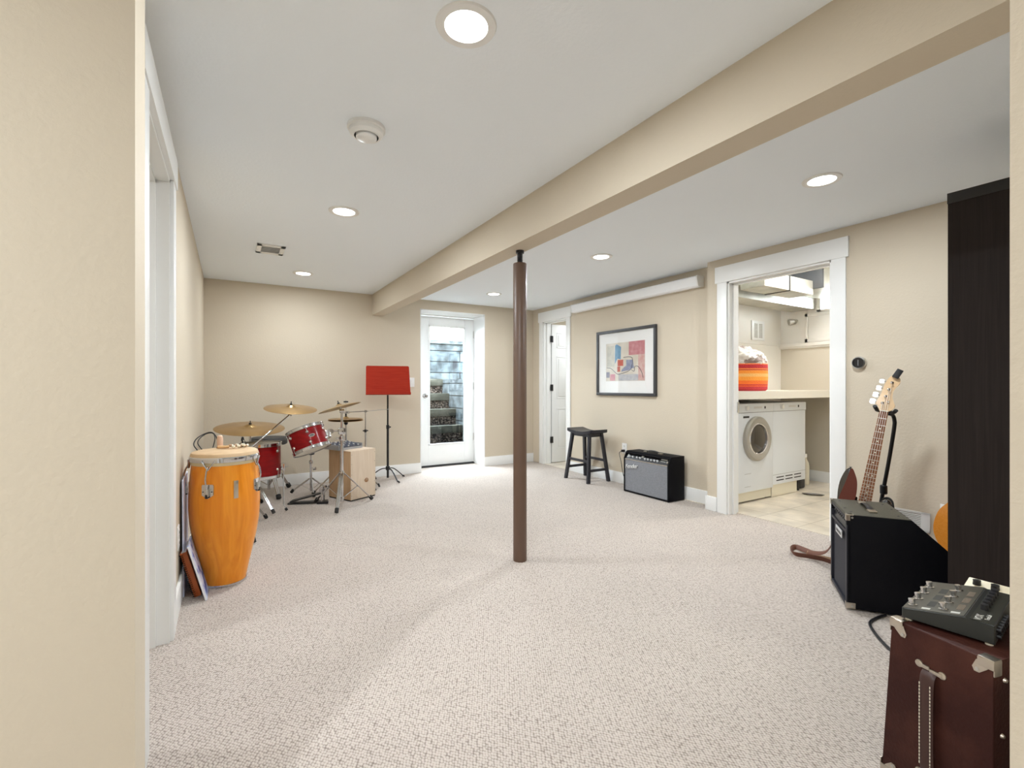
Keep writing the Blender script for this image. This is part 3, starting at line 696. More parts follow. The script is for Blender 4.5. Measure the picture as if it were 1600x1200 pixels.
# ================================================================== DRUM KIT
def cymbal(name, label, center, r, tilt, az, group=None):
    """tilt in deg about horizontal axis az"""
    q = thing(name, label, 'cymbal', center, 0, group)
    mx = R('Z', az) @ R('X', tilt)
    m = MB(); m.lathe([(.006, .024), (r * .10, .022), (r * .18, .010), (r * .2, .008), (r * .5, .003), (r * .8, -.004), (r, -.013), (r * .999, -.015), (r * .8, -.006), (r * .5, .001), (r * .2, .006), (.006, .021)], mx, 56, cap=False)
    for k in range(1, 12):
        pass
    m.build('disc', BRONZE, q)
    m = MB(); m.lathe([(.011, .025), (.011, .034), (.004, .036), (.004, .055), (0, .055)], mx, 14); m.build('felt_and_wingnut', BLKMET, q)
    return q
def tripod(root, foot_r, hub_z, low_z, angs, tube_r=.008, mt=CHROME, double=True, foot=.014, low_r=.012):
    for a in angs:
        if isinstance(a, tuple): a, foot_r = a
        a = math.radians(a); ex = V((math.cos(a), math.sin(a), 0)); et = V((-math.sin(a), math.cos(a), 0))
        top = ex * .018 + V((0, 0, hub_z)); bot = ex * foot_r + V((0, 0, .025))
        m = MB()
        if double:
            for s in (-1, 1): m.tube([top + et * .010 * s, bot + et * .006 * s], tube_r * .55, 8, flat=(tube_r * .8, tube_r * .35))
        else: m.tube([top, bot], tube_r, 10)
        lg = m.build('leg', mt, root)
        m = MB(); m.tube([bot - ex * .012 + V((0, 0, .018)), ex * (foot_r + .010) + V((0, 0, .0145))], .014, 10, flat=(foot, foot)); m.build('rubber_foot', RUBBER, lg)
        mid = top.lerp(bot, .5)
        m = MB(); m.tube([ex * low_r + V((0, 0, low_z)), mid], tube_r * .6, 8, flat=(tube_r * .7, tube_r * .3)); m.build('brace', mt, root)

# --- ride cymbal + stand
s1 = thing('cymbal_stand', 'chrome cymbal stand behind the conga holding the lowest left cymbal', 'cymbal stand', (.157, 4.705, 0))
m = MB(); m.cyl((0, 0, .04), (0, 0, .42), .0125); m.build('base_tube', CHROME, s1)
m = MB(); m.cyl((0, 0, .42), (0, 0, .70), .009); m.build('upper_tube', CHROME, s1)
m = MB(); m.lathe([(.018, .40), (.02, .405), (.02, .435), (.018, .44)], None, 18); m.box(.018, .045, -.004, .004, .41, .43, .002); m.build('height_clamp', CHROME, s1)
m = MB(); m.cyl((0, -.012, .70), (0, .012, .70), .015); m.cyl((0, 0, .70), (.0, -.006, .745), .005); m.build('tilter', CHROME, s1)
tripod(s1, .27, .34, .06, (-52, 68, 188))
cymbal('ride_cymbal', 'large bronze cymbal lowest on the left, just above the conga', (.157, 4.695, .742), .274, 9, 8, 'bronze cymbals of the drum kit')

# --- crash cymbal on boom from a stand behind conga
s2 = thing('boom_cymbal_stand', 'chrome boom stand whose slanted arm holds the upper middle cymbal', 'cymbal stand', (.06, 4.07, 0))
P0, P1 = V((0, 0, .555)), V((.405, .54, .845))
m = MB(); m.cyl((0, 0, .04), (0, 0, .40), .0125); m.build('base_tube', CHROME, s2)
m = MB(); m.cyl((0, 0, .40), (0, 0, .555), .009); m.build('upper_tube', CHROME, s2)
dd = (P1 - P0).normalized()
m = MB(); m.cyl(P0 - dd * .10, P1, .0075); m.build('boom_arm', CHROME, s2)
m = MB(); m.cyl(P0 + V((0, -.018, 0)), P0 + V((0, .018, 0)), .02); m.build('boom_clamp', CHROME, s2)
m = MB(); m.cyl(P1 + V((-.015, 0, 0)), P1 + V((.015, 0, 0)), .014); m.cyl(P1, P1 + V((.006, -.012, .062)), .005); m.build('tilter', CHROME, s2)
tripod(s2, .27, .33, .06, ((55.3, .346), (-75.6, .35), (180, .20)))
cymbal('crash_cymbal', 'bronze cymbal highest in the middle, on the slanted boom arm', (.471, 4.597, .908), .217, 10, 14, 'bronze cymbals of the drum kit')

# --- floor tom
def drum(name, label, loc, r, h, tilt_mx, nl=6, legs=False, lug_z=(.3, .7), badge=None):
    q = thing(name, label, 'drum', loc)
    A = tilt_mx
    m = MB(); m.lathe([(r, 0), (r, h), (r - .006, h), (r - .006, 0)], A, 56, cap=False); m.build('shell', REDLAC, q)
    m = MB(); m.lathe([(0, h + .006), (r + .002, h + .006), (r + .002, h - .004)], A, 56, cap=False); m.build('drumhead', SKIN, q)
    m = MB(); m.lathe([(r + .002, -.004), (r + .002, -.006), (0, -.006)], A, 56, cap=False); m.build('drumhead', SKIN, q)
    for z0, z1 in ((h - .012, h + .016), (-.016, .012)):
        m = MB(); m.lathe([(r + .003, z0), (r + .010, z0), (r + .010, z0 + .003), (r + .006, z0 + .005), (r + .006, z1 - .005), (r + .010, z1 - .003), (r + .010, z1), (r + .003, z1)], A, 56, cap=False)
        m.build('hoop', CHROME, q)
    for k in range(nl):
        a = 2 * PI * k / nl + .35
        for zz in lug_z:
            F = A @ frame(V((r * math.cos(a), r * math.sin(a), h * zz)), V((-math.sin(a), math.cos(a), 0)), V((0, 0, 1)), V((math.cos(a), math.sin(a), 0)))
            m = MB(); m.lathe([(.013, 0), (.0135, .003), (.010, .010), (.006, .014), (0, .015)], F, 16); lg = m.build('lug', CHROME, q)
            ze = (h + .004) if zz > .5 else -.004
            m = MB(); d = ze - h * zz
            m.cyl(F @ V((0, 0, .011)), F @ V((0, d, .008)), .0028, n=8); m.box(-.006, .006, d - .006, d + .006, .002, .014, .002, mx=F); m.build('tension_rod', CHROME, lg)
    return q
ft = drum('floor_tom', 'dark red floor tom drum directly behind the conga', (.232, 4.60, .325), .158, .27, Mx.Identity(4), 6, lug_z=(.22, .80))
for a in (-18, 102, 222):
    a = math.radians(a); ex = V((math.cos(a), math.sin(a), 0))
    m = MB(); m.tube([ex * .184 + V((0, 0, .10)), ex * .184 + V((0, 0, -.26)), ex * .205 + V((0, 0, -.300))], .0048, 8, smooth=False); lg = m.build('leg', CHROME, ft)
    m = MB(); m.tube([ex * .200 + V((0, 0, -.292)), ex * .213 + V((0, 0, -.313))], .011, 10); m.build('rubber_foot', RUBBER, lg)
    m = MB(); m.box(.158, .196, -.014, .014, -.03, .03, .004, mx=R('Z', math.degrees(a)) @ T(0, 0, .07)); m.cyl(ex * .196 + V((0, 0, .07)), ex * .22 + V((0, 0, .07)), .006); m.build('leg_bracket', CHROME, ft)

# --- throne
tr = thing('drum_throne', 'round black drum throne with chunky chrome legs behind the red floor tom', 'stool', (.346, 5.36, 0))
m = MB(); m.lathe([(.155, .505), (.168, .512), (.172, .535), (.170, .565), (.158, .580), (0, .586)], None, 48); m.build('seat', mat('black_velour', (.045, .045, .045), .6), tr)
m = MB(); m.cyl((0, 0, .05), (0, 0, .505), .0145); m.box(-.07, .07, -.02, .02, .495, .505); m.build('column', CHROME, tr)
tripod(tr, .31, .38, .10, (49, -78, 170), .016, CHROME, True, .024, .016)

# --- main stand with tom and tilted cymbal
s3 = thing('double_stand', 'chrome stand by the wooden box drum carrying the bright red tom and tilted cymbal', 'cymbal stand', (.888, 4.51, 0))
m = MB(); m.cyl((0, 0, .04), (0, 0, .62), .0155, n=20); m.build('base_tube', CHROME, s3)
m = MB(); m.cyl((0, 0, .62), (0, 0, .865), .0115, n=20); m.build('upper_tube', CHROME, s3)
m = MB(); m.lathe([(.021, .60), (.0225, .605), (.0225, .635), (.021, .64)], None, 18); m.box(-.05, -.02, -.004, .004, .61, .63, .002); m.build('height_clamp', CHROME, s3)
m = MB(); m.lathe([(.021, .28), (.023, .285), (.023, .315), (.021, .32)], None, 18); m.build('leg_collar', CHROME, s3)
m = MB(); m.lathe([(.019, .055), (.019, .085)], None, 18); m.build('brace_collar', CHROME, s3)
m = MB(); m.cyl((-.02, 0, .87), (.02, 0, .87), .016); m.cyl((0, 0, .865), (-.02, 0, .93), .005); m.box(.01, .05, -.004, .004, .845, .865, .002); m.build('tilter', CHROME, s3)
m = MB(); m.box(-.03, .03, -.024, .024, .655, .715, .006); m.cyl((-.03, 0, .690), (-.155, -.03, .690), .009); m.cyl((-.10, -.04, .690), (-.10, .02, .690), .022); m.build('tom_holder', CHROME, s3)
tripod(s3, .285, .30, .07, (-109.5, 10.5, 130.5), .013, CHROME, True, .017)
cymbal('splash_cymbal', 'steeply tilted bronze cymbal on top of the stand in front of the wooden box drum', (.865, 4.50, .912), .188, -16.5, 58, 'bronze cymbals of the drum kit')
TM = R('Z', 8) @ R('Y', -14) @ R('X', -19) @ T(0, 0, -.09)
rt_ = drum('rack_tom', 'bright red tilted tom drum with an oval badge mounted on the chrome stand', (.592, 4.42, .632), .150, .18, TM, 6, lug_z=(.25, .75))
Fb = TM @ frame(V((.0, -.150, .095)), V((1, 0, 0)), V((0, 0, 1)), V((0, -1, 0)))
m = MB(); m.prism([(.026 * math.cos(t * PI / 12), .014 * math.sin(t * PI / 12)) for t in range(24)], -.002, .0025, Fb); bd = m.build('badge', CHROME, rt_)
m = MB(); m.prism([(.018 * math.cos(t * PI / 12), .008 * math.sin(t * PI / 12)) for t in range(24)], .0025, .0032, Fb); m.build('badge_center', mat('badge_grey', (.1, .1, .1), .4), bd)
m = MB(); m.box(.148, .185, -.03, .03, .05, .12, .006, mx=TM); m.build('mount_bracket', CHROME, rt_)

# --- empty snare stand
s4 = thing('snare_stand', 'empty chrome snare stand beneath the bright red tom', 'drum stand', (.715, 5.16, 0))
m = MB(); m.cyl((0, 0, .03), (0, 0, .33), .0115); m.build('base_tube', CHROME, s4)
m = MB(); m.cyl((0, 0, .33), (0, 0, .43), .008); m.build('upper_tube', CHROME, s4)
m = MB(); m.lathe([(.018, .31), (.02, .315), (.02, .34), (.018, .345)], None, 16); m.box(.018, .05, -.005, .005, .24, .27, .002); m.build('height_clamp', CHROME, s4)
m = MB(); m.lathe([(.03, .400), (.034, .405), (.034, .415), (.012, .42), (.012, .44), (.030, .445), (.030, .455)], None, 16); m.build('basket_hub', BLKMET, s4)
for a in (-25, 95, 215):
    a = math.radians(a); ex = V((math.cos(a), math.sin(a), 0))
    m = MB(); m.tube([ex * .02 + V((0, 0, .45)), ex * .08 + V((0, 0, .50)), ex * .15 + V((0, 0, .535)), ex * .152 + V((0, 0, .56))], .006, 8); ba = m.build('basket_arm', CHROME, s4)
    m = MB(); m.tube([ex * .145 + V((0, 0, .53)), ex * .158 + V((0, 0, .565))], .010, 8); m.build('rubber_grip', RUBBER, ba)
tripod(s4, .19, .155, .045, (30, 150, -90), .008, CHROME, False, .015)

# --- pedal on floor
pd = thing('drum_pedal', 'black foot pedal lying on the carpet before the wooden box drum', 'pedal', (.475, 4.83, 0), math.radians(-18))
m = MB(); m.box(0, .34, -.05, .05, .004, .012, .002); m.build('base_plate', BLACK, pd)
m = MB(); m.box(0, .30, -.042, .042, -.005, .005, .003, mx=T(.02, 0, .022) @ R('Y', -14)); m.build('footboard', BLKMET, pd)
m = MB(); m.cyl((.30, -.07, .0), (.30, -.07, .14), .008); m.cyl((.30, .07, .0), (.30, .07, .14), .008); m.cyl((.30, -.07, .12), (.30, .07, .12), .007); m.build('pedal_frame', CHROME, pd)
m = MB(); m.lathe([(.034, -.012), (.034, .012)], T(.30, .0, .115) @ R('X', 90), 20); m.build('cam', CHROME, pd)
m = MB(); m.box(.26, .36, -.085, -.055, 0, .022, .004); m.build('hoop_clamp', BLACK, pd)

# --- hi-hat
hh = thing('hi_hat_stand', 'chrome hi-hat stand behind the wooden box drum', 'cymbal stand', (1.058, 5.16, 0))
m = MB(); m.cyl((0, 0, .04), (0, 0, .45), .0125); m.build('base_tube', CHROME, hh)
m = MB(); m.cyl((0, 0, .45), (0, 0, .735), .009); m.cyl((0, 0, .735), (0, 0, .95), .0032, n=8); m.build('upper_tube', CHROME, hh)
m = MB(); m.lathe([(.012, .69), (.020, .70), (.020, .715), (.012, .725)], None, 16); m.build('cymbal_seat', BLKMET, hh)
m = MB(); m.lathe([(.009, .79), (.009, .82), (.004, .822)], None, 12); m.box(-.024, .024, -.004, .004, .925, .94, .003); m.build('clutch', BLKMET, hh)
tripod(hh, .34, .30, .06, (-46, 74, 194))
cymbal('hi_hat_cymbal', 'lower bronze hi-hat cymbal lying flat behind the tilted cymbal', (1.058, 5.16, .738), .178, 180, 0, 'bronze cymbals of the drum kit')
cymbal('hi_hat_cymbal', 'upper bronze hi-hat cymbal resting on its twin behind the tilted cymbal', (1.058, 5.16, .752), .178, 2, 0, 'bronze cymbals of the drum kit')

# --- mic / boom stand behind cajon
mc = thing('microphone_stand', 'thin chrome boom stand with a level arm standing right of the hi-hat', 'microphone stand', (1.30, 5.32, 0))
m = MB(); m.cyl((0, 0, .04), (0, 0, .60), .0095); m.build('base_tube', CHROME, mc)
m = MB(); m.cyl((0, 0, .60), (0, 0, .81), .0065); m.build('upper_tube', CHROME, mc)
m = MB(); m.lathe([(.013, .585), (.014, .59), (.014, .61), (.013, .615)], None, 14); m.box(-.03, .03, -.004, .004, .595, .608, .003); m.build('height_clamp', BLKMET, mc)
m = MB(); m.cyl((0, -.014, .818), (0, .014, .818), .014); m.cyl((-.225, -.01, .812), (.03, 0, .819), .005, n=10); m.cyl((.03, 0, .819), (.27, .01, .835), .0025, n=8); m.lathe([(.015, -.012), (.015, .012)], T(-.19, -.012, .813) @ R('X', 90), 16)
m.build('boom_arm', CHROME, mc)
tripod(mc, .25, .12, .05, (-70, 50, 170), .006, CHROME, False, .010)

# --- cajon + mixer
cj = thing('cajon', 'pale wooden box drum with a small oval logo standing among the cymbal stands', 'drum', (.989, 4.611, .012), math.radians(26.6))
m = MB(); m.box(0, .298, .003, .325, 0, .46, .003, mi=0); m.build('box_body', BIRCH, cj)
m = MB(); m.box(0, .298, -.003, .003, 0, .46, .0015); pf = m.build('tapa', BIRCHF, cj); pf['label'] = 'paler striking plate'
m = MB()
for z in (.05, .15, .25, .35, .42):
    for x in (.01, .288): m.lathe([(.003, -.0038), (0, -.0045)], T(x, 0, z) @ R('X', 0), 8)
for x, z in [(xx, zz) for xx in (.01, .288) for zz in (.04, .14, .24, .34, .43)]: m.box(x - .002, x + .002, -.0040, -.003, z - .002, z + .002)
m.build('screw', DARKOP, pf)
m = MB(); m.prism([(.024 * math.cos(t * PI / 12), .022 * math.sin(t * PI / 12)) for t in range(24)], 0, .001, frame(V((.185, -.003, .165)), V((1, 0, 0)), V((0, 0, 1)), V((0, -1, 0)))); lo = m.build('logo', mat('logo_ink', (.30, .15, .06), .5), cj)
m = MB(); m.tube([(.170, -.005, .160), (.182, -.005, .176), (.196, -.005, .172), (.190, -.005, .158)], .002, 6); m.build('logo_mark', BIRCHF, lo)
m = MB(); m.box(.002, .296, .0, .32, -.012, 0, .002); m.build('rubber_base', RUBBER, cj)
m = MB(); m.box(-.001, .299, -.001, .326, .46, .466, .002); m.build('seat_top', BIRCHF, cj)
mxr = thing('mixing_console', 'small black and silver audio mixer lying on top of the wooden box drum', 'mixer', (.905, 4.72, .478), math.radians(26.6))
m = MB(); m.prism([(0, 0), (.25, 0), (.25, .045), (.20, .050), (0, .022)], 0, .27, Mx(((0, 0, 1, 0), (1, 0, 0, 0), (0, 1, 0, 0), (0, 0, 0, 1))), bev=.003, seg=1); m.build('chassis', mat('mixer_dark', (.05, .055, .075), .4), mxr)
m = MB(); m.box(-.008, 0, -.002, .252, 0, .050, .003); m.box(.27, .278, -.002, .252, 0, .050, .003); m.box(0, .27, -.006, 0, 0, .022, .003); m.build('side_cheek', mat('silver_plastic', (.45, .46, .48), .35, .5), mxr)
KN = mat('knob_grey', (.16, .18, .24), .4)
for i in range(9):
    for j in range(6):
        x, y = .02 + i * .029, .035 + j * .032
        m = MB(); z = .022 + (.028 / .2) * y
        m.lathe([(.0075, 0), (.0065, .014), (0, .015)], T(x, y, z), 8); m.build('knob', KN if (i + j) % 4 else WHITE, mxr)

# --- music stand
ms = thing('music_stand', 'black music stand with a reddish wooden desk in front of the back wall', 'music stand', (1.585, 5.44, 0), math.radians(-14))
m = MB(); m.cyl((0, 0, .03), (0, 0, .62), .013, n=18); m.build('base_tube', BLKMET, ms)
m = MB(); m.cyl((0, 0, .62), (0, 0, 1.06), .0095, n=18); m.build('upper_tube', BLKMET, ms)
m = MB(); m.lathe([(.017, .60), (.018, .605), (.018, .64), (.016, .645)], None, 18); m.cyl((.017, 0, .62), (.035, 0, .62), .008); m.build('height_clamp', BLKMET, ms)
m = MB(); m.lathe([(.02, .12), (.024, .125), (.024, .16), (.02, .165)], None, 18); m.build('leg_collar', BLKMET, ms)
for a in (-62, 38, 158):
    a2 = math.radians(a); ex = V((math.cos(a2), math.sin(a2), 0))
    m = MB(); m.tube([ex * .02 + V((0, 0, .14)), ex * .10 + V((0, 0, .12)), ex * (.24 if a != -62 else .22) + V((0, 0, .012))], .008, 8, flat=(.009, .006)); lg = m.build('leg', BLKMET, ms)
    m = MB(); m.tube([ex * .225 + V((0, 0, .02)), ex * .25 + V((0, 0, .012))], .010, 8); m.build('rubber_foot', RUBBER, lg)
DM = T(0, -.02, 1.165) @ R('X', -10)
m = MB(); 
pl = [(-.243, .160), (-.232, .170), (.232, .170), (.243, .160), (.257, -.165), (-.245, -.165)]
m.prism(pl, -.005, .005, DM @ R('X', 90), bev=.001, seg=1); dk = m.build('desk', CHERRY, ms)
m = MB(); m.box(-.245, .257, -.055, .0, -.172, -.163, .002, mx=DM); m.box(-.245, .257, -.058, -.053, -.172, -.150, .002, mx=DM); m.build('ledge', CHERRY, dk)
m = MB(); m.cyl((0, 0, 1.05), (0, .01, 1.17), .010); m.box(-.05, .05, .0, .02, 1.10, 1.18, .003); m.build('desk_bracket', BLKMET, ms)

# ================================================================== BASS AMP (foreground right)
ba = thing('bass_amplifier', 'black wedge-backed bass amplifier with metal corners on the carpet at right', 'amplifier', (2.597, 1.128, 0), math.radians(34.9))
BW, BHt = .365, .468
YZm = Mx(((0, 0, 1, 0), (1, 0, 0, 0), (0, 1, 0, 0), (0, 0, 0, 1)))
side = [(0, .012), (0, BHt), (-.255, BHt), (-.43, .30), (-.43, .012)]
m = MB(); m.prism(side, 0, .02, YZm, bev=.004, seg=2); m.prism(side, BW - .02, BW, YZm, bev=.004, seg=2)
m.box(.018, BW - .018, -.43, -.02, .012, .03); m.box(.018, BW - .018, -.43, -.41, .03, .30)
m.prism([(-.255, BHt), (-.43, .30), (-.425, .285), (-.25, BHt - .018)], .018, BW - .018, YZm); m.build('cabinet', TOLEX, ba)
m = MB(); m.box(.003, BW - .003, -.253, -.002, BHt - .016, BHt + .002, .003); q = m.build('top_panel', LITTOP, ba)
m = MB(); m.box(.02, BW - .02, -.02, -.012, .028, .375); m.build('grille_cloth', GRILLED, ba)
m = MB(); m.box(.0, BW, -.022, .0, .012, .030, .003); m.box(0, .022, -.02, .001, .03, BHt - .05, .003); m.box(BW - .022, BW, -.02, .001, .03, BHt - .05, .003); m.box(.02, BW - .02, -.02, .0, .372, .386, .003)
m.build('front_frame', BLUEVIN, ba)
CP = T(0, -.008, .386) @ R('X', 22)
m = MB(); m.box(.02, BW - .02, -.004, 0, 0, .066, mx=CP); cp = m.build('control_panel', AMPBAR, ba)
m = MB(); m.box(.018, BW - .018, -.03, .0, BHt - .026, BHt - .012, .003); m.build('top_rail', BLUEVIN, ba)
for k in range(8):
    m = MB(); m.lathe([(.012, 0), (.011, .010), (.007, .018), (0, .018)], CP @ T(.05 + k * .034, 0, .040) @ R('X', -90), 14); kb = m.build('knob', BLACK, ba)
    m = MB(); m.lathe([(.0125, .0), (.013, .002), (.0125, .003)], CP @ T(.05 + k * .034, 0, .040) @ R('X', -90), 14); m.build('knob_ring', STEEL, kb)
m = MB(); m.box(.09, BW - .14, .0, .004, .325, .362, .002); npz = m.build('name_plate', mat('plate_white', (.55, .55, .55), .4), ba)
m = MB()
for k in range(5): m.box(.105 + k * .022, .118 + k * .022, .004, .0048, .336, .350)
m.build('plate_lettering', DARKOP, npz)
for (cx, cz) in ((0, 1), (0, 0), (1, 1), (1, 0)):
    X0 = 0 if cx == 0 else BW; sx = 1 if cx == 0 else -1; z0 = BHt + .002 if cz else .010; sz = -1 if cz else 1
    m = MB()
    def bx(x0, x1, y0, y1, z0_, z1_): m.box(min(x0, x1), max(x0, x1), y0, y1, min(z0_, z1_), max(z0_, z1_), .002)
    bx(X0 - sx * .003, X0 + sx * .026, -.028, .003, z0, z0 + sz * .004)
    bx(X0 - sx * .003, X0 + sx * .020, 0, .003, z0, z0 + sz * .030)
    bx(X0 - sx * .003, X0, -.036 if not cz else -.014, .003, z0, z0 + sz * .030)
    cnr = m.build('metal_corner', NICKEL, ba)
    m = MB(); m.lathe([(.0055, 0), (.005, .002), (0, .003)], T(X0 - sx * .003, -.022, z0 + sz * .014) @ R('Y', -90 * sx), 10); m.build('screw', STEEL, cnr)
m = MB(); m.tube([(.27, -.125, BHt + .004), (.24, -.125, BHt + .014), (.19, -.125, BHt + .018), (.14, -.125, BHt + .014), (.11, -.125, BHt + .004)], .01, 8, flat=(.014, .004)); h = m.build('handle', BLACK, ba)
for x in (.10, .28):
    m = MB(); m.box(x - .022, x + .022, -.143, -.107, BHt + .002, BHt + .011, .003); m.build('handle_end', NICKEL, h)
for x, y in ((.06, -.03), (.06, -.22), (BW - .06, -.03), (BW - .06, -.22), (.14, -.02), (.2, -.23)):
    m = MB(); m.lathe([(.006, 0), (.004, .002), (0, .002)], T(x, y, BHt + .002), 8); m.build('top_screw', BLACK, ba)
for x in (.04, BW - .04):
    for y in (-.03, -.40):
        m = MB(); m.cyl((x, y, 0), (x, y, .013), .014); m.build('foot', RUBBER, ba)
cb2 = thing('amplifier_cord', 'black cord arching from the sloped back of the bass amplifier', 'cord')
m = MB(); m.tube([(2.80, .99, .375), (2.86, .97, .388), (2.93, .93, .36), (2.99, .89, .29), (3.0, .86, .18), (2.98, .82, .06), (2.95, .78, .008)], .0065, 8); m.build('cable', BLACK, cb2)
cb3 = thing('cable', 'black cord curving on the carpet between the bass amplifier and the brown cabinet', 'cord')
m = MB(); m.tube([(2.68, 1.00, .008), (2.60, 1.01, .007), (2.52, 1.00, .007), (2.42, .93, .007), (2.33, .84, .007), (2.25, .72, .007), (2.18, .60, .007)], .0062, 8); m.build('cable', BLACK, cb3)

# ================================================================== ELECTRIC BASS on stand
nut = V((3.30, 1.239, .953)); heel = V((3.205, 1.300, .407))
up = (nut - heel).normalized()
nrm = V((-.95, -.30, 0)); nrm = (nrm - up * nrm.dot(up)).normalized()
rx = up.cross(nrm).normalized()      # to the right seen from the front
bs = thing('electric_bass', 'sunburst electric bass guitar with rosewood fingerboard held upright on a stand', 'guitar')
SL = .60 / 1.0
bs.matrix_world = frame(nut, rx, up, nrm)     # local x right, y up, z toward viewer; nut at origin
m = MB(); m.prism([(-.021, 0), (.021, 0), (.031, -.56), (-.031, -.56)], -.022, -.005, bev=.006, seg=3); m.build('neck', MAPLE, bs)
m = MB(); m.prism([(-.020, 0), (.020, 0), (.031, -.575), (-.031, -.575)], -.005, .0015); fb = m.build('fingerboard', ROSE, bs)
frets = []
m = MB()
for k in range(1, 21):
    y = -.80 * (1 - 2 ** (-k / 12)); frets.append(y); w = .020 + .011 * (-y / .575)
    m.box(-w, w, y - .0015, y + .0015, .001, .003)
m.build('fret_wire', NICKEL, fb)
ys = [0] + frets
for k in (3, 5, 7, 9, 12, 15, 17, 19):
    y = (ys[k] + ys[k - 1]) / 2
    for xx in ((-.010, .010) if k == 12 else (0,)):
        m = MB(); m.lathe([(.0038, .0015), (.0036, .0026), (0, .0028)], T(xx, y, 0), 12); m.build('dot_inlay', OFFW, fb)
m = MB(); m.box(-.0205, .0205, -.002, .003, -.004, .006); m.build('nut', OFFW, bs)
hp = smooth_poly([(-.021, 0), (-.028, .025), (-.045, .04), (-.030, .10), (-.020, .165), (-.004, .205), (.020, .218), (.042, .200), (.046, .170), (.030, .138), (.022, .10), (.038, .055), (.046, .035), (.036, .014), (.021, 0)], 4)
m = MB(); m.prism(hp, -.016, -.001, bev=.002, seg=1); hd = m.build('headstock', MAPLE, bs)
for k in range(4):
    y = .045 + .042 * k; x = -.018 + .008 * k
    m = MB(); m.lathe([(.008, -.001), (.008, .002), (.0035, .003), (.0035, .014), (.0045, .015), (0, .016)], T(x + .004, y, 0), 14); tn = m.build('tuning_post', CHROME, hd)
    m = MB(); m.cyl((x - .012, y, -.012), (x - .034, y + .004, -.012), .0035, n=8); m.prism([(0, -.011), (.010, -.015), (.024, -.012), (.024, .012), (.010, .015), (0, .011)], -.0018, .0018, T(x - .056, y + .004, -.012)); m.build('tuning_key', CHROME, tn)
m = MB(); m.lathe([(.006, -.001), (.006, .004), (0, .005)], T(.012, .055, 0), 10); m.build('string_tree', CHROME, hd)
for k, x in enumerate((-.014, -.0047, .0047, .014)):
    m = MB(); m.tube([(-.014 + .008 * k, .045 + .042 * k, .008), (x, 0, .006), (x * 1.55, -.80, .010)], .0011 + .0004 * (3 - k) * .5, 6, smooth=False); m.build('string', NICKEL, bs)
bp_ = smooth_poly([(-.03, -.55), (-.055, -.53), (-.075, -.44), (-.092, -.375), (-.118, -.385), (-.138, -.47), (-.130, -.58), (-.100, -.66), (-.095, -.74), (-.105, -.83), (-.090, -.90), (-.05, -.935), (.05, -.93), (.14, -.885), (.165, -.80), (.145, -.71), (.125, -.64), (.130, -.57), (.118, -.515), (.090, -.505), (.055, -.545), (.034, -.565)], 5)
m = MB(); m.prism(bp_, -.045, -.005, bev=.010, seg=3); bo = m.build('body', mat('dark_sunburst', (.012, .006, .004), .15, coat=.8, var=(5, (.10, .025, .010), .5, .75)), bs)
m = MB(); m.prism(smooth_poly([(-.03, -.58), (-.10, -.52), (-.12, -.60), (-.08, -.70), (.04, -.78), (.10, -.74), (.09, -.62), (.034, -.60)], 5), -.005, -.002); m.build('pickguard', OFFW, bo)
m = MB(); m.box(-.03, .03, -.85, -.80, -.005, .006, .003); m.build('bridge', CHROME, bo)
m = MB(); m.prism(smooth_poly([(-.094, -.372), (-.070, -.40), (-.050, -.46), (-.048, -.56), (-.09, -.66), (-.128, -.64), (-.125, -.56), (-.108, -.46)], 4), .004, .009, bev=.001, seg=1); sp_ = m.build('strap_end', mat('red_brown_leather', (.12, .025, .012), .5, spec=.3), bs)
m = MB(); m.lathe([(.008, 0), (.005, .006), (.009, .012), (0, .014)], T(-.100, -.375, -.02) @ R('X', -80), 12); m.build('strap_button', CHROME, bo)
m = MB(); m.box(-.016, .016, .0, .055, .0, .014, .004, mx=T(.018, .200, 0) @ R('Z', -20)); cs = m.build('clip_tuner', BLACK, bs)

gs = thing('guitar_stand', 'black tubular guitar stand with a neck yoke behind the electric bass', 'guitar stand')
m = MB(); m.tube([(3.44, 1.335, .10), (3.43, 1.305, .36), (3.415, 1.255, .66), (3.40, 1.225, .85), (3.395, 1.222, .895), (3.38, 1.225, .925), (3.35, 1.232, .935)], .0105, 12); m.build('upright', BLKMET, gs)
m = MB(); m.lathe([(.016, 0), (.019, .004), (.019, .05), (.016, .054)], T(3.425, 1.287, .44), 16); m.build('height_clamp', BLKMET, gs)
NB = frame(nut, rx, up, nrm)
m = MB(); m.tube([NB @ V((-.045, .018, .025)), NB @ V((-.035, .004, -.01)), NB @ V((-.028, .0, -.032)), NB @ V((.028, .0, -.032)), NB @ V((.045, .0, -.005)), NB @ V((.055, .012, .02))], .010, 10, flat=(.011, .009)); m.build('neck_yoke', RUBBER, gs)
for (x, y) in ((3.22, 1.22), (3.52, 1.12), (3.58, 1.55)):
    m = MB(); m.tube([(3.44, 1.33, .20), ((3.44 + x) / 2, (1.33 + y) / 2, .11), (x, y, .014)], .009, 10); lg = m.build('leg', BLKMET, gs)
    m = MB(); m.tube([V((x, y, .016)).lerp(V((3.44, 1.33, .2)), .10), (x, y, .0125)], .0125, 8); m.build('rubber_foot', RUBBER, lg)
m = MB(); m.tube([(3.43, 1.33, .10), (3.32, 1.25, .06), (3.17, 1.22, .055), (3.13, 1.22, .09)], .009, 8); m.tube([(3.43, 1.33, .10), (3.32, 1.40, .06), (3.15, 1.38, .055), (3.11, 1.38, .09)], .009, 8); m.build('body_cradle', RUBBER, gs)
m = MB(); m.tube([(3.43, 1.305, .37), (3.39, 1.285, .385), (3.375, 1.262, .42), (3.37, 1.24, .428), (3.365, 1.222, .41), (3.36, 1.215, .36)], .010, 10, flat=(.012, .007)); m.build('body_arm', RUBBER, gs)

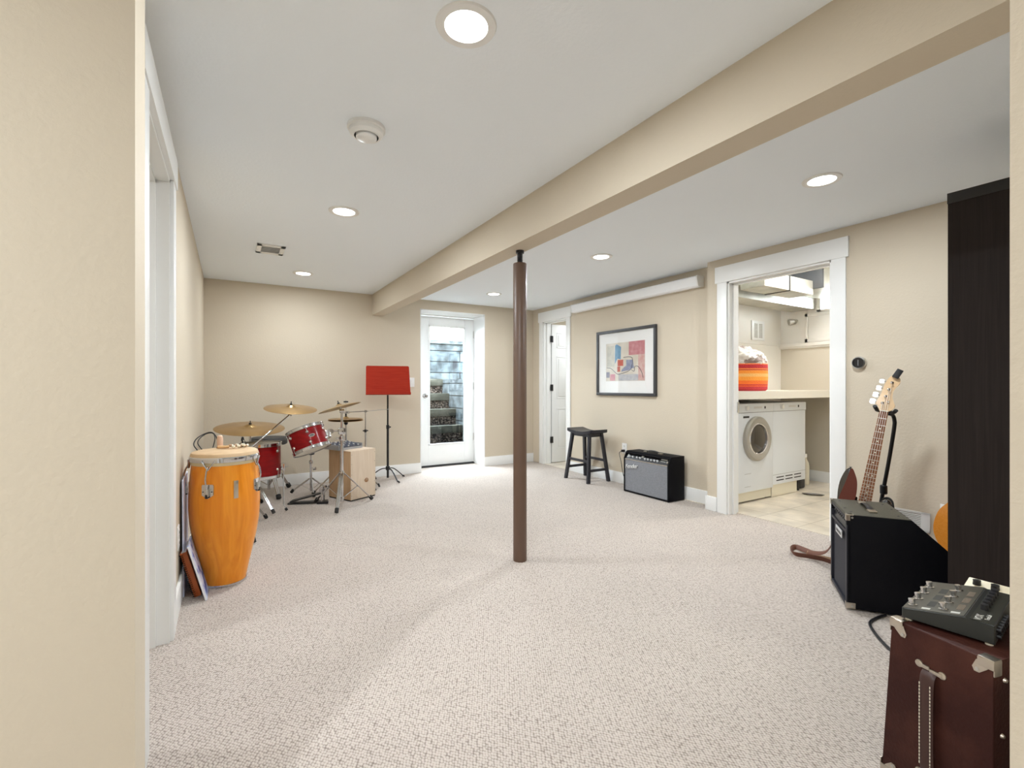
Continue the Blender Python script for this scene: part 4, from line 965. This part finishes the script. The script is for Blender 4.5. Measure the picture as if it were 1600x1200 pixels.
stp = thing('guitar_strap', 'brown leather guitar strap trailing on the carpet left of the bass amplifier', 'strap')
m = MB()
m.tube([(3.10, 1.40, .34), (3.05, 1.385, .27), (3.04, 1.39, .19), (3.08, 1.45, .10), (3.16, 1.56, .045), (3.24, 1.65, .022), (3.25, 1.715, .022), (3.17, 1.70, .022), (3.11, 1.645, .022), (3.14, 1.58, .022), (3.17, 1.50, .020), (3.14, 1.40, .020)], .02, 8, flat=(.004, .017))
m.build('leather_band', STRAPL, stp)
m = MB(); m.tube([(3.20, 1.62, .024), (3.22, 1.56, .012), (3.24, 1.48, .012)], .02, 8, flat=(.003, .012)); m.build('strap_tail', TANL, stp)

# ================================================================== ACOUSTIC GUITAR behind bookcase
ag = thing('acoustic_guitar', 'orange-topped guitar partly hidden behind the dark bookcase', 'guitar')
ag.matrix_world = frame(V((3.46, .85, .33)), V((.25, -.968, 0)), V((.12, .03, .992)).normalized(), V((-.968, -.25, .12)).normalized())
gp = smooth_poly([(0, -.215), (-.13, -.185), (-.20, -.06), (-.185, .06), (-.13, .14), (-.135, .20), (-.10, .26), (0, .28), (.10, .26), (.135, .20), (.13, .14), (.185, .06), (.20, -.06), (.13, -.185)], 6)
m = MB(); m.prism(gp, -.085, -.002, bev=.004, seg=2); gb = m.build('body', ORANGE, ag)
m = MB(); m.lathe([(.048, -.001), (.048, 0), (.0, .0)], T(0, .09, 0), 32, cap=False); m.build('sound_hole', DARKOP, gb)
m = MB(); m.box(-.08, .08, -.08, -.055, -.002, .006, .003); m.build('bridge', ROSE, gb)
m = MB(); m.box(-.024, .024, .25, .70, -.018, .002, .004); m.build('neck', MAPLE, ag)
m = MB(); m.prism([(-.024, .70), (.024, .70), (.036, .88), (-.036, .88)], -.016, 0); m.build('headstock', ROSE, ag)

# ================================================================== BOOKCASE
bk = thing('bookcase', 'tall dark espresso bookcase seen from its plain side at the right edge', 'bookcase', (2.60, .50, 0))
m = MB(); m.box(0, .60, -.12, -.10, 0, 1.875); m.box(0, .60, .23, .25, 0, 1.875); m.build('side_board', ESPR, bk)
m = MB(); m.box(0, .018, -.10, .23, 0, 1.875); m.build('end_board', ESPR, bk)
m = MB(); m.box(-.002, .602, -.122, .252, 1.868, 1.912, .001); m.build('top_board', mat('black_top', (.012, .011, .011), .4), bk)
for z in (.06, .42, .78, 1.14, 1.5):
    m = MB(); m.box(.018, .6, -.10, .23, z, z + .018); m.build('shelf', ESPR, bk)

# ================================================================== BROWN CABINET on end + pedals
bc = thing('brown_amplifier', 'brown vinyl amplifier cabinet with metal corners and strap handle in the lower right corner', 'amplifier', (1.592, .58, 0), math.radians(-103.4))
CW, CD, CH_ = .224, .40, .45
m = MB(); m.prism([(-.028, .004), (CW, .004), (CW, CH_), (0, CH_)], 0, CD, Mx(((1, 0, 0, 0), (0, 0, 1, 0), (0, 1, 0, 0), (0, 0, 0, 1))), bev=.005, seg=3); m.build('cabinet', BROWNV, bc)
for (cx, cz) in ((0, 1), (CW, 1), (-.026, 0), (CW, 0)):
    sx = 1 if cx <= 0 else -1; z0 = CH_ + .001 if cz else .004; sz = -1 if cz else 1
    m = MB()
    def bx(x0, x1, y0, y1, z0_, z1_): m.box(min(x0, x1), max(x0, x1), y0, y1, min(z0_, z1_), max(z0_, z1_), .0025)
    bx(cx - sx * .003, cx + sx * .030, -.0035, .0, z0, z0 + sz * .022)
    m.prism([(cx + sx * .0, z0 + sz * .010), (cx + sx * .032, z0 + sz * .010), (cx + sx * .040, z0 + sz * .030), (cx + sx * .036, z0 + sz * .040), (cx + sx * .026, z0 + sz * .040), (cx + sx * .012, z0 + sz * .026)], -.0025, 0, Mx(((1, 0, 0, 0), (0, 0, 1, 0), (0, 1, 0, 0), (0, 0, 0, 1))))
    bx(cx - sx * .003, cx + sx * .030, -.002, .026, z0 - sz * .002, z0 + sz * .002)
    bx(cx - sx * .0035, cx, -.002, .026, z0, z0 + sz * .036)
    cnr = m.build('metal_corner', NICKEL, bc)
    m = MB(); m.lathe([(.0045, 0), (.004, .0015), (0, .002)], T(cx + sx * .030, -.0025, z0 + sz * .033) @ R('X', 90), 12); m.build('screw', STEEL, cnr)
m = MB(); m.tube([(.095, -.004, .352), (.095, -.014, .335), (.095, -.018, .28), (.095, -.018, .16), (.095, -.014, .10), (.095, -.004, .085)], .018, 8, flat=(.0165, .004)); h = m.build('strap_handle', mat('dark_brown_leather', (.045, .016, .012), .45), bc)
m = MB()
for sx in (.083, .107):
    z = .325
    while z > .11: m.box(sx - .0008, sx + .0008, -.0235, -.022, z - .006, z, 0); z -= .009
m.build('stitching', OFFW, h)
for (x, z) in ((.070, .362), (.122, .358), (.070, .075), (.122, .075)):
    m = MB(); m.lathe([(.0095, 0), (.009, .003), (.005, .005), (0, .005)], T(x, 0, z) @ R('X', 90), 16); m.box(min(x, .095), max(x, .095), -.006, -.001, z - .006, z + .004, .002); m.build('handle_cap', NICKEL, bc)
m = MB(); m.lathe([(.006, 0), (.004, .005), (0, .006)], T(CW, .04, .40) @ R('Y', 90), 10); m.lathe([(.006, 0), (.004, .005), (0, .006)], T(CW, .03, .27) @ R('Y', 90), 10); m.build('side_stud', NICKEL, bc)

pb = thing('effects_pedalboard', 'grey multi-effects floor processor with eight footswitches on the brown cabinet', 'effects pedal', (1.603, .560, .450), math.radians(-84))
PWd, PL = .182, .285
XZ = Mx(((1, 0, 0, 0), (0, 0, 1, 0), (0, 1, 0, 0), (0, 0, 0, 1)))
m = MB(); m.prism([(0, .008), (0, .034), (.128, .058), (.134, .054), (PWd, .056), (PWd, .008)], 0, PL, XZ, bev=.002, seg=1); m.build('chassis', GREYD, pb)
TP = T(0, 0, .034) @ R('Y', -math.degrees(math.atan2(.024, .128)))
m = MB(); m.box(.002, .128, .002, PL - .002, .0, .0016, .0005, mx=TP); tp = m.build('top_plate', GREYP, pb)
for i in range(4):
    for x in (.018, .083):
        y = .030 + .062 * i
        m = MB(); m.lathe([(.0105, .0015), (.0105, .004), (.006, .005), (.006, .011), (.0075, .012), (.0075, .019), (0, .020)], TP @ T(x, y, 0), 16); m.build('footswitch', CHROME, tp)
for i in range(3):
    y = .045 + .065 * i
    m = MB(); m.box(.105, .120, y, y + .045, .0016, .0022, mx=TP); m.build('display_window', mat('brown_display', (.10, .075, .055), .2), tp)
    m = MB(); m.box(.045, .062, y - .005, y + .040, .0016, .0020, mx=TP); m.build('label_strip', GREYD, tp)
for (x, y, s_) in ((.040, .010, .014), (.100, .012, .014)):
    m = MB(); m.box(x, x + .018, y, y + .012, .0016, .0020, mx=TP); m.build('label_patch', PEDTXT, tp)
m = MB(); m.box(.136, PWd - .002, .004, PL - .004, .055, .0566); cp = m.build('control_strip', mat('olive_black', (.03, .03, .022), .35), pb)
text('lettering', 'VOX', .020, PEDTXT, cp, T(.150, .030, .0570) @ R('Z', 90), .0003)
text('lettering', 'ToneLab', .012, PEDTXT, cp, T(.165, .045, .0570) @ R('Z', 90), .0003)
for k in range(6):
    m = MB(); m.lathe([(.009, 0), (.008, .014), (0, .015)], T(.150, .10 + .03 * k, .0566), 14); m.build('knob', BLACK, cp)
for k in range(6):
    m = MB(); m.cyl((PWd, .03 + .022 * k, .038), (PWd + .008, .03 + .022 * k, .038), .007, n=12); m.cyl((PWd, .03 + .022 * k, .022), (PWd + .008, .03 + .022 * k, .022), .006, n=12); m.build('jack', BLACK, pb)
for x in (.012, PWd - .012):
    for y in (.015, PL - .015):
        m = MB(); m.cyl((x, y, .0005), (x, y, .010), .008, n=14); m.build('foot', OFFW, pb)
sb = thing('stompbox', 'cream effects pedal with three black knobs behind the grey floor processor', 'effects pedal', (1.905, .520, .450), math.radians(-90))
m = MB(); m.prism([(0, 0), (0, .030), (.07, .055), (.07, 0)], 0, .13, Mx(((0, 0, 1, 0), (1, 0, 0, 0), (0, 1, 0, 0), (0, 0, 0, 1))), bev=.003, seg=2); m.build('case', mat('cream_enamel', (.80, .72, .52), .35), sb)
for k in range(3):
    m = MB(); m.lathe([(.010, 0), (.009, .012), (.010, .014), (0, .015)], T(.025 + .040 * k, .045, .045), 16); m.build('knob', BLACK, sb)
m = MB(); m.tube([(.01, .02, .040), (.12, .02, .040)], .001, 6); m.build('stripe', ROSE, sb)

# ================================================================== LAUNDRY ROOM
YF = 2.625
def machine(name, label, x0, front_y, washer):
    q = thing(name, label, name.replace('_', ' '), (x0, front_y, 0))
    zb = .105 if washer else .125
    m = MB(); m.box(.002, .598, .0, .58, zb, .935, .008); m.build('body', WHITEM, q)
    m = MB(); m.box(.004, .596, -.006, .0, .852, .932, .003); m.build('control_panel', WHITEM, q)
    m = MB(); m.box(.004, .596, -.0065, -.001, .848, .852); m.build('panel_gap', mat('gap_grey', (.25, .25, .25), .6), q)
    m = MB(); m.lathe([(.024, 0), (.022, .014), (.018, .02), (0, .02)], T(.15 if washer else .14, -.006, .893) @ R('X', 90), 20); m.build('dial', WHITE, q)
    m = MB(); m.box(.44, .458, -.010, -.006, .882, .906, .002); m.build('button', BLKMET, q)
    m = MB(); m.box(.27, .40, -.0068, -.006, .885, .905); m.build('print', mat('light_grey', (.6, .6, .6), .5), q)
    return q
wm = machine('washing_machine', 'white front-loading washing machine with a round glass door', 3.972, YF, True)
PC = T(.315, -.001, .60) @ R('X', 90)
m = MB(); m.lathe([(.212, 0), (.210, .020), (.195, .034), (.170, .036), (.150, .028), (.143, .010)], PC, 56, cap=False); m.build('door_ring', mat('taupe_ring', (.42, .40, .35), .3, .3), wm)
m = MB(); m.lathe([(.150, .028), (.143, .034), (.136, .028), (.132, .012)], PC, 56, cap=False); m.build('door_rim', CHROME, wm)
m = MB(); m.lathe([(.140, .014), (.10, .026), (0, .030)], PC, 56, cap=False); m.build('door_glass', mat('dark_porthole', (.035, .028, .020), .08, spec=.8), wm)
m = MB(); m.box(.11, .20, -.0035, -.001, .800, .818); m.build('name_badge', BLACK, wm)
m = MB(); m.box(.13, .23, -.0022, -.001, .275, .278); m.box(.13, .23, -.0022, -.001, .155, .158); m.build('flap_line', mat('line_grey', (.4, .4, .4), .6), wm)
m = MB(); m.box(.006, .594, .02, .05, .018, .108); m.build('plinth', OFFW, wm)
for x in (.05, .55):
    for y in (.06, .52):
        m = MB(); m.cyl((x, y, .003), (x, y, .108), .018); m.build('foot', BLACK, wm)
dr = machine('tumble_dryer', 'white dryer with a slotted vent along its bottom beside the washer', 4.573, YF + .004, False)
m = MB()
for r_ in range(2):
    for c_ in range(3): m.box(.06 + .16 * c_, .19 + .16 * c_, -.0015, .001, .160 + .030 * r_, .170 + .030 * r_)
m.build('vent_slot', DARKOP, dr)
m = MB(); m.box(.004, .596, -.0014, .001, .222, .225); m.build('panel_gap', mat('gap_grey2', (.3, .3, .3), .6), dr)
m = MB(); m.box(.0, .36, .012, .042, .02, .125); m.box(.0, .46, .016, .046, .006, .125); m.build('plinth', OFFW, dr)
for x in (.05, .55):
    for y in (.06, .52):
        m = MB(); m.cyl((x, y, .003), (x, y, .13), .018); m.build('foot', BLACK, dr)

ct = MB(); ct.box(3.925, 5.798, 2.50, 3.235, .980, 1.052); ct.box(3.80, 3.925, 2.50, 2.685, .980, 1.052)
tag(ct.build('laundry_countertop', mat('counter_cream', (.80, .76, .66), .4)), 'cream countertop above the washing machine and dryer', 'countertop')
bk2 = thing('laundry_basket', 'woven basket striped in red and orange on the laundry counter', 'basket', (4.30, 2.78, 1.053))
def stripe_mat():
    m = bpy.data.materials.new('striped_weave'); m.use_nodes = True; nt = m.node_tree; b = nt.nodes['Principled BSDF']
    tc = nt.nodes.new('ShaderNodeTexCoord'); sp = nt.nodes.new('ShaderNodeSeparateXYZ'); mr = nt.nodes.new('ShaderNodeMapRange')
    mr.inputs[2].default_value = .255
    cr = nt.nodes.new('ShaderNodeValToRGB'); cr.color_ramp.interpolation = 'CONSTANT'
    st_ = [(0, (.50, .03, .04)), (.16, (.75, .12, .02)), (.20, (.50, .02, .03)), (.24, (.85, .17, .02)), (.38, (.90, .34, .04)), (.52, (.88, .48, .16)), (.64, (.88, .30, .03)), (.76, (.45, .02, .03)), (.79, (.85, .25, .05)), (.83, (.50, .02, .03)), (.97, (.80, .20, .05))]
    el = cr.color_ramp.elements
    while len(el) < len(st_): el.new(.5)
    for e_, (p_, c_) in zip(el, st_): e_.position = p_; e_.color = (*c_, 1)
    nt.links.new(tc.outputs['Object'], sp.inputs[0]); nt.links.new(sp.outputs['Z'], mr.inputs[0]); nt.links.new(mr.outputs[0], cr.inputs[0]); nt.links.new(cr.outputs[0], b.inputs['Base Color'])
    w = nt.nodes.new('ShaderNodeTexVoronoi'); w.inputs['Scale'].default_value = 130; bp = nt.nodes.new('ShaderNodeBump'); bp.inputs['Distance'].default_value = .003
    nt.links.new(tc.outputs['Object'], w.inputs['Vector']); nt.links.new(w.outputs[0], bp.inputs['Height']); nt.links.new(bp.outputs[0], b.inputs['Normal'])
    b.inputs['Roughness'].default_value = .8
    return m
m = MB(); m.lathe([(.205, 0), (.222, .015), (.228, .13), (.225, .255), (.218, .258), (.216, .02), (0, .02)], None, 48); m.build('woven_body', stripe_mat(), bk2)
# bedding heaped in basket
m = MB(); bmesh.ops.create_icosphere(m.bm, subdivisions=5, radius=1)
from mathutils import noise
for v in m.bm.verts:
    c = v.co.copy(); n_ = noise.noise(c * 2.4) * .14 + abs(noise.noise(c * 5.5 + V((3, 1, 2)))) * .20 + abs(noise.noise(c * 11 + V((7, 5, 2)))) * .07
    v.co = c * (1 + n_)
    v.co.x *= .195; v.co.y *= .195; v.co.z = v.co.z * .15 + .30 - .02
    v.co.z = max(v.co.z, .16)
tag(m.build('folded_bedding', mat('white_bedding', (.80, .78, .74), .85, bump=(14, .8, .02), var=(13, (.34, .27, .24), .54, .60)), None, ang=180), 'crumpled white patterned bedding heaped in the striped basket', 'bedding').location = (4.30, 2.78, 1.04)
# ledge, window, panel
m = MB(); m.box(5.755, 5.80, .9, 3.237, 1.565, 1.605, .003); m.box(5.775, 5.80, .9, 3.237, 1.545, 1.565, .002); m.box(3.925, 5.77, 3.222, 3.237, 1.588, 1.600); struct(m.build('trim_5', CREAM))
w1 = bpy.data.objects.new('window_1', None); COL.objects.link(w1); struct(w1); w1.location = (5.80, 0, 0)
m = MB(); m.box(-.012, .14, 2.05, 2.09, 1.95, 2.16); m.box(-.012, .14, 2.78, 2.82, 1.95, 2.16); m.box(-.012, .14, 2.05, 2.82, 1.95, 1.975); m.box(-.012, .14, 2.05, 2.82, 2.135, 2.16); m.build('window_frame', CREAM, w1)
m = MB(); m.box(.10, .105, 2.09, 2.78, 1.975, 2.135); m.build('glass_pane', glass_mat('window_glass', .08), w1)
m = MB(); m.cyl((-.02, 2.66, 1.93), (-.02, 2.62, 1.97), .004); m.box(-.02, .0, 2.64, 2.68, 1.92, 1.935); m.build('latch', STEEL, w1)
m = MB(); m.box(5.786, 5.80, 2.05, 2.95, 1.61, 1.65, .002); m.box(5.786, 5.80, 2.05, 2.95, 1.91, 1.945, .002); m.box(5.786, 5.80, 2.92, 2.95, 1.61, 1.945, .002); struct(m.build('trim_6', CREAM))
gv = thing('wall_vent', 'white two-column wall vent in the laundry room above the basket', 'vent', (5.185, 3.237, 1.635))
m = MB(); m.box(0, .25, -.012, 0, 0, .225, .002); m.build('vent_frame', WHITE, gv)
m = MB()
for x0 in (.045, .14):
    for k in range(10): m.box(x0, x0 + .065, -.0135, -.012, .03 + .0168 * k, .040 + .0168 * k)
m.build('slot', mat('vent_slot_grey', (.42, .40, .35), .7), gv)
# valve / small spotlight on wall
vv = thing('wall_spotlight', 'small metal spotlight on the laundry wall left of the window', 'spotlight', (5.80, 3.062, 1.865))
m = MB(); m.cyl((0, 0, 0), (-.012, 0, 0), .03); m.build('base', STEEL, vv)
m = MB(); m.tube([(-.012, 0, 0), (-.05, -.01, .0), (-.07, -.03, -.01)], .008, 8); m.build('arm', STEEL, vv)
m = MB(); m.lathe([(.018, 0), (.036, .05), (.036, .065), (0, .06)], T(-.06, -.02, -.0) @ R('Z', -40) @ R('Y', -100), 20); m.build('head', STEEL, vv)
# ducts
du = thing('air_duct', 'lower galvanised air duct running across the laundry ceiling', 'duct')
m = MB(); m.box(4.12, 5.78, 2.84, 3.10, 1.985, 2.12); m.box(3.93, 4.12, 2.80, 3.14, 2.00, 2.16); m.build('duct_run', GALV, du)
m = MB(); m.box(4.10, 4.13, 2.83, 3.15, 1.98, 2.165); m.build('seam_flange', GALV, du)
du2 = thing('air_duct', 'upper galvanised air duct stepping up to a larger box under the laundry ceiling', 'duct')
m = MB(); m.box(4.25, 5.10, 2.52, 2.76, 2.03, 2.17); m.box(5.12, 5.78, 2.44, 2.80, 2.10, 2.36); m.build('duct_run', GALV, du2)
m = MB(); m.box(5.095, 5.125, 2.43, 2.81, 2.09, 2.37); m.box(4.66, 4.68, 2.515, 2.765, 2.025, 2.175); m.build('seam_flange', DARKOP, du2)
# things on the laundry floor
bb = thing('storage_tub', 'small black tub on the tile floor next to the dryer', 'tub', (5.19, 2.70, .004))
m = MB(); m.box(0, .12, 0, .30, 0, .22, .02, seg=3); m.build('body', BLACK, bb)
bo2 = thing('spray_bottle', 'white bottle standing on the tile floor behind the dryer corner', 'bottle', (5.50, 2.80, .004))
m = MB(); m.lathe([(.035, 0), (.04, .01), (.04, .20), (.035, .24), (.016, .28), (.016, .30)], None, 24); m.build('body', OFFW, bo2)
m = MB(); m.box(-.05, .02, -.012, .012, .30, .34, .005); m.build('trigger', WHITE, bo2)
tr_ = thing('shallow_dish', 'thin dark oval dish lying on the laundry floor tiles', 'dish', (5.02, 2.48, .005), math.radians(-60))
m = MB(); m.lathe([(.0, .001), (.8, .001), (1, .012), (.97, .012), (.78, .004), (0, .004)], Mx.Diagonal((.10, .035, 1, 1)), 32); m.build('rim', mat('dish_brown', (.10, .085, .07), .4), tr_)
area('laundry_lamp', (4.75, 2.15, 2.38), (0, 0, 0), .30, 19, (1.0, .97, .92))
lf = thing('laundry_ceiling_lamp', 'round white lamp on the laundry ceiling', 'ceiling light', (4.75, 2.15, 2.42))
m = MB(); m.lathe([(.16, 0), (.16, -.03), (.15, -.035)], None, 32, cap=False); m.build('rim', WHITE, lf)
m = MB(); m.lathe([(0, -.034), (.152, -.034)], None, 32, cap=False); m.build('lens', LENS, lf)
